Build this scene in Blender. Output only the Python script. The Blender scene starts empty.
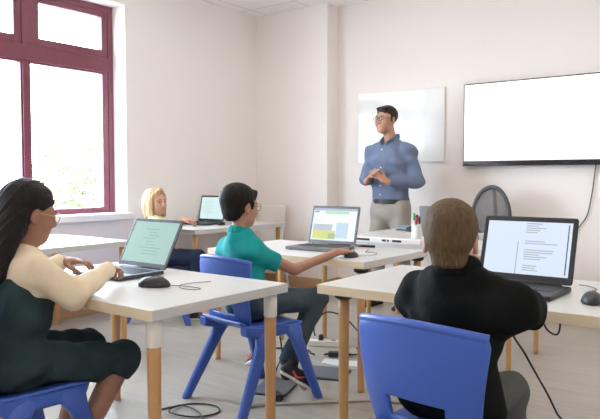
import bpy, bmesh, math, random
import numpy as np
from mathutils import Vector, Matrix, Euler
from math import sin, cos, pi, radians, sqrt
random.seed(7)
SC = bpy.context.scene
COL = SC.collection

# ------------------------------------------------------------------ materials
MATS = {}
def mat(name, col, rough=.5, var=0., vscale=8., bump=0., bscale=40., metal=0., stretch=(1,1,1), coat=0., spec=.5, sub=0., emit=0., trans=0.):
    if name in MATS: return MATS[name]
    m = bpy.data.materials.new(name); m.use_nodes = True
    nt = m.node_tree; b = nt.nodes['Principled BSDF']
    b.inputs['Base Color'].default_value = (*col, 1)
    b.inputs['Roughness'].default_value = rough
    b.inputs['Metallic'].default_value = metal
    b.inputs['Specular IOR Level'].default_value = spec
    if coat: b.inputs['Coat Weight'].default_value = coat
    if sub:
        b.inputs['Subsurface Weight'].default_value = sub
        b.inputs['Subsurface Radius'].default_value = (.012, .005, .003)
        b.inputs['Subsurface Scale'].default_value = 1.
    if emit:
        b.inputs['Emission Color'].default_value = (*col, 1); b.inputs['Emission Strength'].default_value = emit
    if trans: b.inputs['Transmission Weight'].default_value = trans
    tc = nt.nodes.new('ShaderNodeTexCoord'); mp = nt.nodes.new('ShaderNodeMapping')
    mp.inputs['Scale'].default_value = stretch
    nt.links.new(tc.outputs['Object'], mp.inputs['Vector'])
    n = nt.nodes.new('ShaderNodeTexNoise'); n.inputs['Scale'].default_value = vscale; n.inputs['Detail'].default_value = 4
    nt.links.new(mp.outputs['Vector'], n.inputs['Vector'])
    if var:
        r = nt.nodes.new('ShaderNodeMix'); r.data_type = 'RGBA'
        r.inputs['A'].default_value = (*[max(0, c*(1-var)) for c in col], 1)
        r.inputs['B'].default_value = (*[min(1, c*(1+var)) for c in col], 1)
        nt.links.new(n.outputs['Fac'], r.inputs['Factor']); nt.links.new(r.outputs['Result'], b.inputs['Base Color'])
    if bump:
        n2 = nt.nodes.new('ShaderNodeTexNoise'); n2.inputs['Scale'].default_value = bscale; n2.inputs['Detail'].default_value = 5
        nt.links.new(mp.outputs['Vector'], n2.inputs['Vector'])
        bp = nt.nodes.new('ShaderNodeBump'); bp.inputs['Strength'].default_value = bump; bp.inputs['Distance'].default_value = .01
        nt.links.new(n2.outputs['Fac'], bp.inputs['Height']); nt.links.new(bp.outputs['Normal'], b.inputs['Normal'])
    MATS[name] = m
    return m

def wood(name, c1, c2, rough=.45, axis=2):
    m = bpy.data.materials.new(name); m.use_nodes = True; nt = m.node_tree; b = nt.nodes['Principled BSDF']
    tc = nt.nodes.new('ShaderNodeTexCoord'); mp = nt.nodes.new('ShaderNodeMapping')
    s = [38, 38, 38]; s[axis] = 2.2; mp.inputs['Scale'].default_value = s
    n = nt.nodes.new('ShaderNodeTexNoise'); n.inputs['Scale'].default_value = 1.; n.inputs['Detail'].default_value = 5; n.inputs['Distortion'].default_value = .6
    r = nt.nodes.new('ShaderNodeMix'); r.data_type = 'RGBA'
    r.inputs['A'].default_value = (*c1, 1); r.inputs['B'].default_value = (*c2, 1)
    nt.links.new(tc.outputs['Object'], mp.inputs['Vector']); nt.links.new(mp.outputs['Vector'], n.inputs['Vector'])
    nt.links.new(n.outputs['Fac'], r.inputs['Factor']); nt.links.new(r.outputs['Result'], b.inputs['Base Color'])
    b.inputs['Roughness'].default_value = rough
    return m

def emis(name, col, s=1.):
    m = bpy.data.materials.new(name); m.use_nodes = True; nt = m.node_tree; b = nt.nodes['Principled BSDF']
    b.inputs['Base Color'].default_value = (.02, .02, .02, 1); b.inputs['Roughness'].default_value = .25
    b.inputs['Emission Color'].default_value = (*col, 1); b.inputs['Emission Strength'].default_value = s
    return m

# ------------------------------------------------------------------ object helpers
def link(o, parent=None):
    COL.objects.link(o)
    if parent is not None: o.parent = parent
    return o
def tag(o, label, cat, group=None, kind=None):
    if label: o['label'] = label
    if cat: o['category'] = cat
    if group: o['group'] = group
    if kind: o['kind'] = kind
    return o
def thing(name, label, cat, loc=(0,0,0), rz=0., group=None):
    o = bpy.data.objects.new(name, None); o.empty_display_size = .1; link(o)
    o.location = loc; o.rotation_euler = (0, 0, rz)
    return tag(o, label, cat, group)
def obj(name, bm, mats, parent=None, smooth=False, bevel=0., seg=2, loc=None, rot=None):
    me = bpy.data.meshes.new(name)
    bmesh.ops.recalc_face_normals(bm, faces=bm.faces)
    bm.to_mesh(me); bm.free()
    for m in (mats if isinstance(mats, (list, tuple)) else [mats]): me.materials.append(m)
    if smooth:
        me.polygons.foreach_set('use_smooth', [True]*len(me.polygons))
    o = bpy.data.objects.new(name, me); link(o, parent)
    if loc is not None: o.location = loc
    if rot is not None: o.rotation_euler = rot
    if bevel:
        md = o.modifiers.new('bevel', 'BEVEL'); md.width = bevel; md.segments = seg; md.limit_method = 'ANGLE'; md.angle_limit = radians(40)
        md.harden_normals = False
    return o
def BM(): return bmesh.new()
def box(bm, x0, x1, y0, y1, z0, z1, mi=0, M=None):
    vs = [bm.verts.new(Vector(p) if M is None else M @ Vector(p)) for p in
          ((x0,y0,z0),(x1,y0,z0),(x1,y1,z0),(x0,y1,z0),(x0,y0,z1),(x1,y0,z1),(x1,y1,z1),(x0,y1,z1))]
    for f in ((0,3,2,1),(4,5,6,7),(0,1,5,4),(1,2,6,5),(2,3,7,6),(3,0,4,7)):
        fc = bm.faces.new([vs[i] for i in f]); fc.material_index = mi
    return bm
def ring_loft(bm, rings, mi=0, cap=True, closed=True):
    R = [[bm.verts.new(p) for p in r] for r in rings]
    n = len(R[0])
    for a, b in zip(R[:-1], R[1:]):
        for i in range(n if closed else n-1):
            j = (i+1) % n
            f = bm.faces.new((a[i], a[j], b[j], b[i])); f.material_index = mi
    if cap:
        for r in (R[0], R[-1]):
            try:
                f = bm.faces.new(r); f.material_index = mi
            except ValueError: pass
    return bm
def lathe(bm, prof, n=24, c=(0,0,0), mi=0, cap=True):
    rings = [[(c[0]+r*cos(2*pi*i/n), c[1]+r*sin(2*pi*i/n), c[2]+z) for i in range(n)] for r, z in prof]
    return ring_loft(bm, rings, mi, cap)
def frame_of(d, up=(0,0,1)):
    d = Vector(d).normalized(); u = Vector(up)
    s = d.cross(u)
    if s.length < 1e-4: s = d.cross(Vector((1,0,0)))
    s.normalize(); return d, s, s.cross(d).normalized()
def bar(bm, a, b, wa, wb=None, n=12, sq=1., mi=0, side=None, flat=1.):
    """tapered round/oval bar from a to b"""
    wb = wa if wb is None else wb
    d, s, u = frame_of(Vector(b)-Vector(a), side or (0,0,1))
    rings = []
    for p, w in ((Vector(a), wa), (Vector(b), wb)):
        rings.append([p + s*(w*cos(2*pi*i/n)) + u*(w*flat*sin(2*pi*i/n)) for i in range(n)])
    return ring_loft(bm, rings, mi)
def spline(pts, n=10):
    P = [Vector(p) for p in pts]; out = []
    for i in range(len(P)-1):
        p0 = P[i-1] if i else P[0]; p1, p2 = P[i], P[i+1]; p3 = P[i+2] if i+2 < len(P) else P[-1]
        for k in range(n):
            t = k/n
            out.append(.5*((2*p1)+(p2-p0)*t+(2*p0-5*p1+4*p2-p3)*t*t+(3*p1-p0-3*p2+p3)*t**3))
    out.append(P[-1]); return out
def tube(bm, pts, r, n=8, mi=0, sm=10, cap=True, closed=False):
    P = spline(pts, sm) if sm else [Vector(p) for p in pts]
    rings = []; ref = None
    for i, p in enumerate(P):
        d = (P[min(i+1, len(P)-1)] - P[max(i-1, 0)])
        if d.length < 1e-7: d = Vector((0,0,1))
        d.normalize()
        if ref is None:
            ref = d.cross(Vector((0,0,1)))
            if ref.length < 1e-3: ref = d.cross(Vector((1,0,0)))
        s = (ref - d*ref.dot(d)).normalized(); ref = s; u = d.cross(s)
        rr = r(i/(len(P)-1)) if callable(r) else r
        rings.append([p + s*(rr*cos(2*pi*k/n)) + u*(rr*sin(2*pi*k/n)) for k in range(n)])
    return ring_loft(bm, rings, mi, cap)
def rbox(bm, x0, x1, y0, y1, z0, z1, r, mi=0, n=5, M=None):
    """box with rounded vertical corners"""
    pts = []
    for cx, cy, a0 in ((x1-r, y1-r, 0), (x0+r, y1-r, pi/2), (x0+r, y0+r, pi), (x1-r, y0+r, 3*pi/2)):
        for i in range(n+1):
            a = a0 + pi/2*i/n; pts.append((cx+r*cos(a), cy+r*sin(a)))
    rings = [[(Vector((x,y,z)) if M is None else M @ Vector((x,y,z))) for x, y in pts] for z in (z0, z1)]
    return ring_loft(bm, rings, mi)
def copy_tree(o, parent=None):
    c = o.copy(); COL.objects.link(c); c.parent = parent
    for ch in [x for x in bpy.data.objects if x.parent == o]: copy_tree(ch, c)
    return c

# ------------------------------------------------------------------ implicit-surface bodies (numpy surface nets)
def V3(p): return np.array(p, dtype=np.float64)
def nrm(v): v = V3(v); return v/np.linalg.norm(v)
class Sdf:
    def __init__(self, res=.004): self.res = res; self.ops = []
    def _add(self, f, lo, hi, k, mi, op): self.ops.append((f, V3(lo), V3(hi), k, mi, op)); return self
    def cap(self, a, b, ra, rb=None, k=.02, m=0, op='u', flat=False):
        a, b = V3(a), V3(b); rb = ra if rb is None else rb; ab = b-a; L2 = float(ab@ab)+1e-12; L = sqrt(L2)
        def f(x, y, z):
            px, py, pz = x-a[0], y-a[1], z-a[2]
            t = (px*ab[0]+py*ab[1]+pz*ab[2])/L2; tc = np.clip(t, 0, 1); tl = np.maximum(t, 0) if flat else tc
            d = np.sqrt((px-tl*ab[0])**2+(py-tl*ab[1])**2+(pz-tl*ab[2])**2)-(ra+(rb-ra)*tc)
            return np.maximum(d, (t-1)*L) if flat else d
        r = max(ra, rb)
        return self._add(f, np.minimum(a, b)-r, np.maximum(a, b)+r, k, m, op)
    def ball(self, c, r, k=.02, m=0, op='u'): return self.ell(c, (r, r, r), None, k, m, op)
    def ell(self, c, r, R=None, k=.02, m=0, op='u'):
        c, r = V3(c), V3(r); R = np.eye(3) if R is None else np.asarray(R)
        def f(x, y, z):
            p = (x-c[0], y-c[1], z-c[2]); a0 = 0; a1 = 0
            for i in range(3):
                u = p[0]*R[0, i]+p[1]*R[1, i]+p[2]*R[2, i]
                a0 = a0+(u/r[i])**2; a1 = a1+(u/r[i]**2)**2
            k0 = np.sqrt(a0); k1 = np.sqrt(a1)
            return k0*(k0-1)/np.maximum(k1, 1e-6)
        e = np.sqrt(((R*r)**2).sum(1))
        return self._add(f, c-e, c+e, k, m, op)
    def ecap(self, a, b, side, wa, wb=None, k=.02, m=0, op='u', flat=False):
        a, b = V3(a), V3(b); wb = wa if wb is None else wb; ab = b-a; L2 = float(ab@ab)+1e-12; L = sqrt(L2); d_ = ab/L
        s = V3(side); s = nrm(s-d_*(s@d_)); n = np.cross(d_, s)
        def f(x, y, z):
            px, py, pz = x-a[0], y-a[1], z-a[2]
            t = (px*ab[0]+py*ab[1]+pz*ab[2])/L2; tc = np.clip(t, 0, 1)
            w = wa[0]+(wb[0]-wa[0])*tc; h = wa[1]+(wb[1]-wa[1])*tc; mn = np.minimum(w, h)
            us = px*s[0]+py*s[1]+pz*s[2]; un = px*n[0]+py*n[1]+pz*n[2]; e = (t-(np.maximum(t, 0) if flat else tc))*L
            kk = np.sqrt((us/w)**2+(un/h)**2+(e/mn)**2)
            d = (kk-1)*mn
            return np.maximum(d, (t-1)*L) if flat else d
        r = max(*wa, *wb)
        return self._add(f, np.minimum(a, b)-r, np.maximum(a, b)+r, k, m, op)
    def half(self, p, n, k=.004, lo=None, hi=None):
        """remove everything on the +n side of plane (p, n) (within lo..hi)"""
        p, n = V3(p), nrm(n)
        def f(x, y, z): return -((x-p[0])*n[0]+(y-p[1])*n[1]+(z-p[2])*n[2])
        return self._add(f, lo if lo is not None else [-1e3]*3, hi if hi is not None else [1e3]*3, k, 0, 's')
    def mesh(self, name, mats, parent=None, origin=(0,0,0), noise=None, smooth_it=0):
        res = self.res; U = [o for o in self.ops if o[5] == 'u']
        lo = np.min([o[1] for o in U], 0)-4*res; hi = np.max([o[2] for o in U], 0)+4*res
        n = np.ceil((hi-lo)/res).astype(int)+1
        ax = [(lo[i]+res*np.arange(n[i])).astype(np.float32) for i in range(3)]
        F = np.full(n, 1.0, np.float32)
        for f, l, h, k, mi, op in self.ops:
            mg = k+4*res
            i0 = np.clip(np.floor((l-mg-lo)/res).astype(int), 0, n-1); i1 = np.clip(np.ceil((h+mg-lo)/res).astype(int)+1, 1, n)
            sl = tuple(slice(i0[i], i1[i]) for i in range(3))
            X = ax[0][sl[0]][:, None, None]; Y = ax[1][sl[1]][None, :, None]; Z = ax[2][sl[2]][None, None, :]
            d = f(X, Y, Z).astype(np.float32); A = F[sl]
            if op == 'u':
                hh = np.clip(.5+.5*(A-d)/k, 0, 1); F[sl] = A+(d-A)*hh-k*hh*(1-hh)
            else:
                d = -d; hh = np.clip(.5-.5*(A-d)/k, 0, 1); F[sl] = A+(d-A)*hh+k*hh*(1-hh)
        if noise is not None:
            X, Y, Z = np.meshgrid(*ax, indexing='ij', sparse=True)
            F = F+noise(X, Y, Z).astype(np.float32)*(np.abs(F) < .05)
        ins = F < 0
        c = np.zeros(n-1, np.uint8)
        for i in (0, 1):
            for j in (0, 1):
                for k in (0, 1):
                    c += ins[i:n[0]-1+i, j:n[1]-1+j, k:n[2]-1+k]
        act = (c > 0) & (c < 8); idx = np.argwhere(act)
        vid = np.full(n-1, -1, np.int64); vid[act] = np.arange(len(idx))
        acc = np.zeros((len(idx), 3)); cnt = np.zeros(len(idx))
        corners = [(i, j, k) for i in (0, 1) for j in (0, 1) for k in (0, 1)]
        vals = {q: F[idx[:, 0]+q[0], idx[:, 1]+q[1], idx[:, 2]+q[2]].astype(np.float64) for q in corners}
        for q in corners:
            for a in range(3):
                if q[a] == 0:
                    q2 = tuple(q[i]+(i == a) for i in range(3)); v0, v1 = vals[q], vals[q2]
                    mk = (v0 < 0) != (v1 < 0)
                    t = np.where(mk, v0/np.where(mk, v0-v1, 1), 0)
                    p = np.tile(np.array(q, float), (len(idx), 1)); p[:, a] += t
                    acc[mk] += p[mk]; cnt[mk] += 1
        P = lo+res*(idx+acc/np.maximum(cnt, 1)[:, None])
        quads = []
        for a in range(3):
            b, c_ = (a+1) % 3, (a+2) % 3
            s0 = [slice(1, n[i]-1) for i in range(3)]; s1 = list(s0); s0[a] = slice(0, n[a]-1); s1[a] = slice(1, n[a])
            A = ins[tuple(s0)]; B = ins[tuple(s1)]
            for fl, (M1, M2) in ((0, (A, B)), (1, (B, A))):
                e = np.argwhere(M1 & ~M2); off = np.array([1, 1, 1]); off[a] = 0; e = e+off
                def cell(db, dc):
                    q = e.copy(); q[:, b] -= db; q[:, c_] -= dc; return vid[q[:, 0], q[:, 1], q[:, 2]]
                Q = np.stack([cell(0, 0), cell(1, 0), cell(1, 1), cell(0, 1)], 1)
                quads.append(Q if fl == 0 else Q[:, ::-1])
        Q = np.concatenate(quads); Q = Q[(Q >= 0).all(1)]
        for _ in range(smooth_it):
            S = np.zeros_like(P); N = np.zeros(len(P))
            for i in range(4):
                a_, b_ = Q[:, i], Q[:, (i+1) % 4]
                np.add.at(S, a_, P[b_]); np.add.at(N, a_, 1)
            P = P*.5+.5*S/np.maximum(N, 1)[:, None]
        me = bpy.data.meshes.new(name)
        me.vertices.add(len(P)); me.vertices.foreach_set('co', (P-V3(origin)).astype(np.float32).ravel())
        me.loops.add(len(Q)*4); me.loops.foreach_set('vertex_index', Q.astype(np.int32).ravel())
        me.polygons.add(len(Q)); me.polygons.foreach_set('loop_start', np.arange(0, len(Q)*4, 4, dtype=np.int32))
        try: me.polygons.foreach_set('loop_total', np.full(len(Q), 4, dtype=np.int32))
        except Exception: pass
        mats = mats if isinstance(mats, (list, tuple)) else [mats]
        for m in mats: me.materials.append(m)
        if len(mats) > 1:
            C = P[Q].mean(1); best = np.full(len(C), 1e9); mi_ = np.zeros(len(C), np.int32)
            for f, l, h, k, mi, op in U:
                sel = np.all((C > l-.02) & (C < h+.02), 1)
                if not sel.any(): continue
                d = f(C[sel, 0], C[sel, 1], C[sel, 2]); ii = np.where(sel)[0]; better = d < best[ii]
                best[ii[better]] = d[better]; mi_[ii[better]] = mi
            me.polygons.foreach_set('material_index', mi_)
        me.polygons.foreach_set('use_smooth', np.ones(len(Q), bool))
        me.update(calc_edges=True); me.validate()
        o = bpy.data.objects.new(name, me); link(o, parent)
        return o
# ------------------------------------------------------------------ setting
def plank_mat():
    m = bpy.data.materials.new('vinyl_planks'); m.use_nodes = True; nt = m.node_tree; b = nt.nodes['Principled BSDF']
    tc = nt.nodes.new('ShaderNodeTexCoord'); br = nt.nodes.new('ShaderNodeTexBrick')
    br.inputs['Color1'].default_value = (.40, .37, .325, 1); br.inputs['Color2'].default_value = (.375, .345, .30, 1)
    br.inputs['Mortar'].default_value = (.29, .265, .23, 1); br.inputs['Scale'].default_value = 1.
    br.inputs['Mortar Size'].default_value = .0022; br.inputs['Brick Width'].default_value = 1.3; br.inputs['Row Height'].default_value = .19
    br.offset = .37
    nt.links.new(tc.outputs['Object'], br.inputs['Vector'])
    mp = nt.nodes.new('ShaderNodeMapping'); mp.inputs['Scale'].default_value = (1.6, 16, 1)
    n = nt.nodes.new('ShaderNodeTexNoise'); n.inputs['Scale'].default_value = 2.; n.inputs['Detail'].default_value = 6
    nt.links.new(tc.outputs['Object'], mp.inputs['Vector']); nt.links.new(mp.outputs['Vector'], n.inputs['Vector'])
    n2 = nt.nodes.new('ShaderNodeTexNoise'); n2.inputs['Scale'].default_value = 1.3; n2.inputs['Detail'].default_value = 5
    nt.links.new(tc.outputs['Object'], n2.inputs['Vector'])
    ad = nt.nodes.new('ShaderNodeMath'); ad.operation = 'ADD'
    nt.links.new(n.outputs['Fac'], ad.inputs[0]); nt.links.new(n2.outputs['Fac'], ad.inputs[1])
    mr = nt.nodes.new('ShaderNodeMapRange'); mr.inputs['From Min'].default_value = .6; mr.inputs['From Max'].default_value = 1.4
    mr.inputs['To Min'].default_value = .80; mr.inputs['To Max'].default_value = 1.16
    nt.links.new(ad.outputs[0], mr.inputs['Value'])
    mx = nt.nodes.new('ShaderNodeVectorMath'); mx.operation = 'SCALE'
    nt.links.new(br.outputs['Color'], mx.inputs[0]); nt.links.new(mr.outputs['Result'], mx.inputs['Scale'])
    nt.links.new(mx.outputs['Vector'], b.inputs['Base Color'])
    b.inputs['Roughness'].default_value = .32; b.inputs['Specular IOR Level'].default_value = .5
    bp = nt.nodes.new('ShaderNodeBump'); bp.inputs['Strength'].default_value = .12; bp.inputs['Distance'].default_value = .004
    nt.links.new(n.outputs['Fac'], bp.inputs['Height']); nt.links.new(bp.outputs['Normal'], b.inputs['Normal'])
    return m
def tile_mat():
    m = bpy.data.materials.new('ceiling_tiles'); m.use_nodes = True; nt = m.node_tree; b = nt.nodes['Principled BSDF']
    tc = nt.nodes.new('ShaderNodeTexCoord'); br = nt.nodes.new('ShaderNodeTexBrick'); br.offset = 0
    br.inputs['Color1'].default_value = (.90, .885, .87, 1); br.inputs['Color2'].default_value = (.90, .885, .87, 1)
    br.inputs['Mortar'].default_value = (.66, .65, .64, 1); br.inputs['Scale'].default_value = 1.
    br.inputs['Mortar Size'].default_value = .008; br.inputs['Brick Width'].default_value = .6; br.inputs['Row Height'].default_value = .6
    nt.links.new(tc.outputs['Object'], br.inputs['Vector']); nt.links.new(br.outputs['Color'], b.inputs['Base Color'])
    b.inputs['Roughness'].default_value = .9
    return m
def glass_mat():
    m = bpy.data.materials.new('window_glass'); m.use_nodes = True; nt = m.node_tree
    nt.nodes.remove(nt.nodes['Principled BSDF'])
    t = nt.nodes.new('ShaderNodeBsdfTransparent'); t.inputs['Color'].default_value = (.97, .98, .98, 1)
    g = nt.nodes.new('ShaderNodeBsdfGlossy'); g.inputs['Roughness'].default_value = .02
    mx = nt.nodes.new('ShaderNodeMixShader'); mx.inputs['Fac'].default_value = .06
    nt.links.new(t.outputs[0], mx.inputs[1]); nt.links.new(g.outputs[0], mx.inputs[2])
    nt.links.new(mx.outputs[0], nt.nodes['Material Output'].inputs['Surface'])
    return m
M_wall = mat('wall_paint', (.885, .828, .79), .75, var=.015, vscale=2, bump=.04, bscale=160)
M_wallL = mat('wall_paint_window_side', (.88, .838, .81), .75, var=.015, vscale=2, bump=.04, bscale=160)
M_floor = plank_mat(); M_ceil = tile_mat(); M_glass = glass_mat()
M_maroon = mat('maroon_frame_paint', (.17, .035, .058), .38, var=.12, vscale=30)
M_sill = mat('white_sill', (.83, .82, .81), .4, var=.02)
M_skirt = wood('skirting_wood', (.42, .24, .12), (.56, .35, .19), .45, axis=0)
M_birch = wood('birch_leg', (.50, .26, .09), (.62, .36, .16), .4, axis=2)
M_edge = wood('birch_edge', (.72, .59, .40), (.80, .68, .49), .45, axis=0)
M_white = mat('white_laminate', (.60, .60, .58), .34, var=.012, vscale=5)
M_whiteleg = mat('white_lacquer', (.80, .77, .70), .35, var=.02)
M_black = mat('black_plastic', (.018, .018, .02), .42, var=.1)
M_blackgloss = mat('black_gloss', (.012, .012, .014), .15)
M_rubber = mat('black_cable', (.02, .02, .022), .5, var=.1)
M_blue = mat('blue_polypropylene', (.042, .105, .43), .38, var=.05, vscale=3, bump=.05, bscale=300)
M_grey = mat('grey_plastic', (.22, .23, .25), .45, var=.05)
M_lapdark = mat('dark_laptop_shell', (.035, .037, .042), .38, var=.08)
M_lapgrey = mat('graphite_laptop_shell', (.13, .13, .14), .35, var=.06)
M_key = mat('keycap', (.012, .012, .014), .45)
M_keysilver = mat('silver_deck', (.30, .38, .52), .35, var=.04)
M_metal = mat('brushed_metal', (.55, .55, .56), .3, metal=1.)

X0, X1, Y0, Y1, CZ = -4.95, 1.5, -2.6, 5.87, 3.02
WY0, WY1, WZ0, WZ1 = 1.3, 3.84, .85, 2.78
VY0, VY1 = -1.35, -.15
o = obj('floor', box(BM(), X0-.35, X1+.3, Y0-.3, Y1+.3, -.12, 0), M_floor); o['kind'] = 'structure'
o = obj('ceiling', box(BM(), X0-.35, X1+.3, Y0-.3, Y1+.3, CZ, CZ+.12), M_ceil); o['kind'] = 'structure'
bm = BM(); xo = X0-.35
box(bm, xo, X0, Y0-.3, Y1+.3, 0, WZ0); box(bm, xo, X0, Y0-.3, Y1+.3, WZ1, CZ)
for a, b in ((Y0-.3, VY0), (VY1, WY0), (WY1, Y1+.3)): box(bm, xo, X0, a, b, WZ0, WZ1)
o = obj('wall_left', bm, M_wallL); o['kind'] = 'structure'
bm = BM(); box(bm, X0, X1, Y1, Y1+.3, 0, CZ); box(bm, X0, -3.97, 5.66, Y1, 0, CZ)
o = obj('wall_back', bm, M_wall); o['kind'] = 'structure'
o = obj('wall_right', box(BM(), X1, X1+.3, Y0-.3, Y1+.3, 0, CZ), M_wall); o['kind'] = 'structure'
o = obj('wall_front', box(BM(), X0, X1, Y0-.3, Y0, 0, CZ), M_wall); o['kind'] = 'structure'
bm = BM(); box(bm, X0, X0+.018, Y0, 5.66, 0, .125)
o = obj('baseboard_left', bm, M_skirt, bevel=.004); o['kind'] = 'structure'
bm = BM(); box(bm, X0+.018, -3.97, 5.642, 5.66, 0, .125); box(bm, -3.97, -3.952, 5.642, Y1, 0, .125); box(bm, -3.952, X1, Y1-.018, Y1, 0, .125)
o = obj('baseboard_back', bm, M_skirt, bevel=.004); o['kind'] = 'structure'

def window(name, y0, y1, mulls, sill=True):
    xf0, xf1 = -5.21, -5.13   # frame depth
    bm = BM(); t = .055
    box(bm, xf0, xf1, y0, y0+t, WZ0, WZ1); box(bm, xf0, xf1, y1-t, y1, WZ0, WZ1)
    box(bm, xf0, xf1, y0+t, y1-t, WZ1-t, WZ1); box(bm, xf0, xf1, y0+t, y1-t, WZ0, WZ0+.05)
    w = obj(name, bm, M_maroon, bevel=.004); w['kind'] = 'structure'
    obj('transom', box(BM(), xf0+.004, xf1+.006, y0+t, y1-t, 2.175, 2.305), M_maroon, w, bevel=.006)
    ed = [y0+t]
    for my in mulls:
        obj('mullion', box(BM(), xf0+.006, xf1+.002, my-.030, my+.030, WZ0+.05, WZ1-t), M_maroon, w, bevel=.004)
        ed += [my-.034, my+.034]
    ed.append(y1-t)
    for a, b in zip(ed[::2], ed[1::2]):
        for z0, z1, s, sl, sr in ((2.305, WZ1-t, .085, .095, .062), (WZ0+.05, 2.175, .03, .012, .060 if b > y1-.1 else .012)):
            bm = BM(); x0, x1 = xf0+.012, xf1-.008
            box(bm, x0, x1, a, a+sl, z0, z1); box(bm, x0, x1, b-sr, b, z0, z1)
            box(bm, x0, x1, a+sl, b-sr, z0, z0+min(s, .07)); box(bm, x0, x1, a+sl, b-sr, z1-s*.6, z1)
            sa = obj('sash', bm, M_maroon, w, bevel=.003)
            obj('pane', box(BM(), -5.178, -5.172, a+sl-.004, b-sr+.004, z0+min(s, .07)-.004, z1-s*.6+.004), M_glass, sa)
    obj('window_sill', box(BM(), -5.125, X0+.045, y0+.003, y1-.003, WZ0-.045+.045, WZ0+.03), M_sill, w, bevel=.006)
    obj('sill_nosing', box(BM(), X0+.001, X0+.05, y0-.05, y1+.05, WZ0-.03, WZ0+.031), M_sill, w, bevel=.006)
    return w
window('window_1', WY0, WY1, (2.14, 2.972))
window('fill_window', VY0, VY1, (-.75,))  # unseen window added near the camera, sized to light the foreground
# outside: ground and a shrub beyond the glass
o = obj('ground', box(BM(), -40, -5.36, -20, 40, -.62, -.5), mat('pale_paving', (.55, .53, .5), .9, var=.1)); o['kind'] = 'structure'
def shrub(x, y, sx, h, n, seed, label, group=None):
    rnd = random.Random(seed); t = thing('shrub', label, 'shrub', (x, y, -.5), 0, group)
    bm = BM()
    for k in range(5):
        a = rnd.random()*6.28; r = .25*sx
        tube(bm, [(0,0,0), (r*cos(a)*.5, r*sin(a)*.5, h*.35), (r*cos(a), r*sin(a), h*.75)], lambda q: .03*(1-q*.7), 6)
    obj('stem', bm, mat('bark', (.16, .11, .07), .8, var=.3), t)
    bm = BM()
    for k in range(n):
        while True:
            p = Vector((rnd.uniform(-1,1), rnd.uniform(-1,1), rnd.uniform(-1,1)))
            if .25 < p.length < 1+.12*sin(7*p.x+3*p.y)+.1*sin(9*p.z): break
        c = Vector((p.x*sx, p.y*sx, h*.55+p.z*h*.45)); L = rnd.uniform(.05, .10)
        E = Euler((rnd.uniform(-1,1), rnd.uniform(-1,1), rnd.uniform(0,6.28))).to_matrix()
        vs = [bm.verts.new(c+E@Vector(q)) for q in ((0,-L,0),(L*.42,0,.01),(0,L,-.012),(-L*.42,0,.01))]
        bm.faces.new(vs).material_index = rnd.random() < .4
    obj('foliage', bm, [mat('leaf', (.10, .12, .05), .6, var=.3), mat('leaf_pale', (.15, .17, .085), .6, var=.3)], t)
shrub(-11.6, 7.9, 1.25, 2.5, 2600, 3, 'pale green leafy shrub outside behind the right-hand window pane')

# ------------------------------------------------------------------ furniture
def desk(label, x0, x1, y0, y1, z, sleeve=False, bracket=True, rz=0., legs=None, white=False, legw=.024, edge=None, group='white-topped desks', inset=.055):
    cx, cy = (x0+x1)/2, (y0+y1)/2; hx, hy = (x1-x0)/2, (y1-y0)/2
    t = thing('desk', label, 'desk', (cx, cy, 0), rz, group)
    th = .04
    obj('tabletop', box(BM(), -hx, hx, -hy+.003, hy-.003, z-th, z), M_white, t, bevel=.0025)
    for s in (-1, 1):
        obj('edge_band', box(BM(), -hx+.001, hx-.001, min(s*hy, s*(hy-.003)), max(s*hy, s*(hy-.003)), z-th+.001, z-.001), edge or M_edge, t)
    for sx, sy in legs or ((-1,-1), (1,-1), (-1,1), (1,1)):
        px, py = sx*(hx-inset), sy*(hy-inset)
        ml = M_whiteleg if white else M_birch
        top = z-th-(.022 if bracket else 0)
        l = obj('leg', lathe(BM(), [(legw*.78, 0), (legw*.82, .01), (legw, top-.09), (legw, top)], 20), ml, t, smooth=False, loc=(px, py, 0))
        for p in l.data.polygons: p.use_smooth = len(p.vertices) == 4
        if sleeve:
            obj('leg_sleeve', lathe(BM(), [(legw+.0015, z-.145), (legw+.003, z-.142), (legw+.003, z-th)], 20), M_whiteleg, l, smooth=True)
        elif bracket:
            obj('bracket', lathe(BM(), [(.030, top-.004), (.042, top+.004), (.042, z-th)], 20), M_black, l, smooth=True)
    return t
def DL(loc): pass
desk('white desk with white-topped wooden legs where the girl in the dark dress sits', -2.975, -1.775, 1.475, 2.235, .74, sleeve=True, bracket=False, legw=.026)
desk('white desk with pale birch edge where the boy in the black jacket sits', -1.665, -.10, 2.305, 3.10, .74, rz=radians(1.5), inset=.085)
desk('white desk where the boy in the teal polo shirt holds a mouse', -3.09, -1.885, 3.04, 3.80, .74, legw=.023, inset=.045)
desk('white desk with a strip of dark slots, in front of the standing man', -2.87, -1.36, 3.93, 4.57, .75, legw=.02, edge=M_white)
desk('white desk right in front of the standing man, with a folded cloth and a mouse', -2.87, -2.0, 4.575, 5.16, .75, legw=.02, inset=.05, edge=M_white)
desk('white desk along the back left wall with the blonde child\'s laptop', -4.92, -4.22, 4.0, 5.27, .74, legw=.022, edge=M_white, bracket=False)
desk('white desk under the window behind the girl, with no laptop on it', -4.88, -3.91, 2.31, 3.07, .74, legw=.026, inset=.045, edge=M_white, bracket=False)

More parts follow.
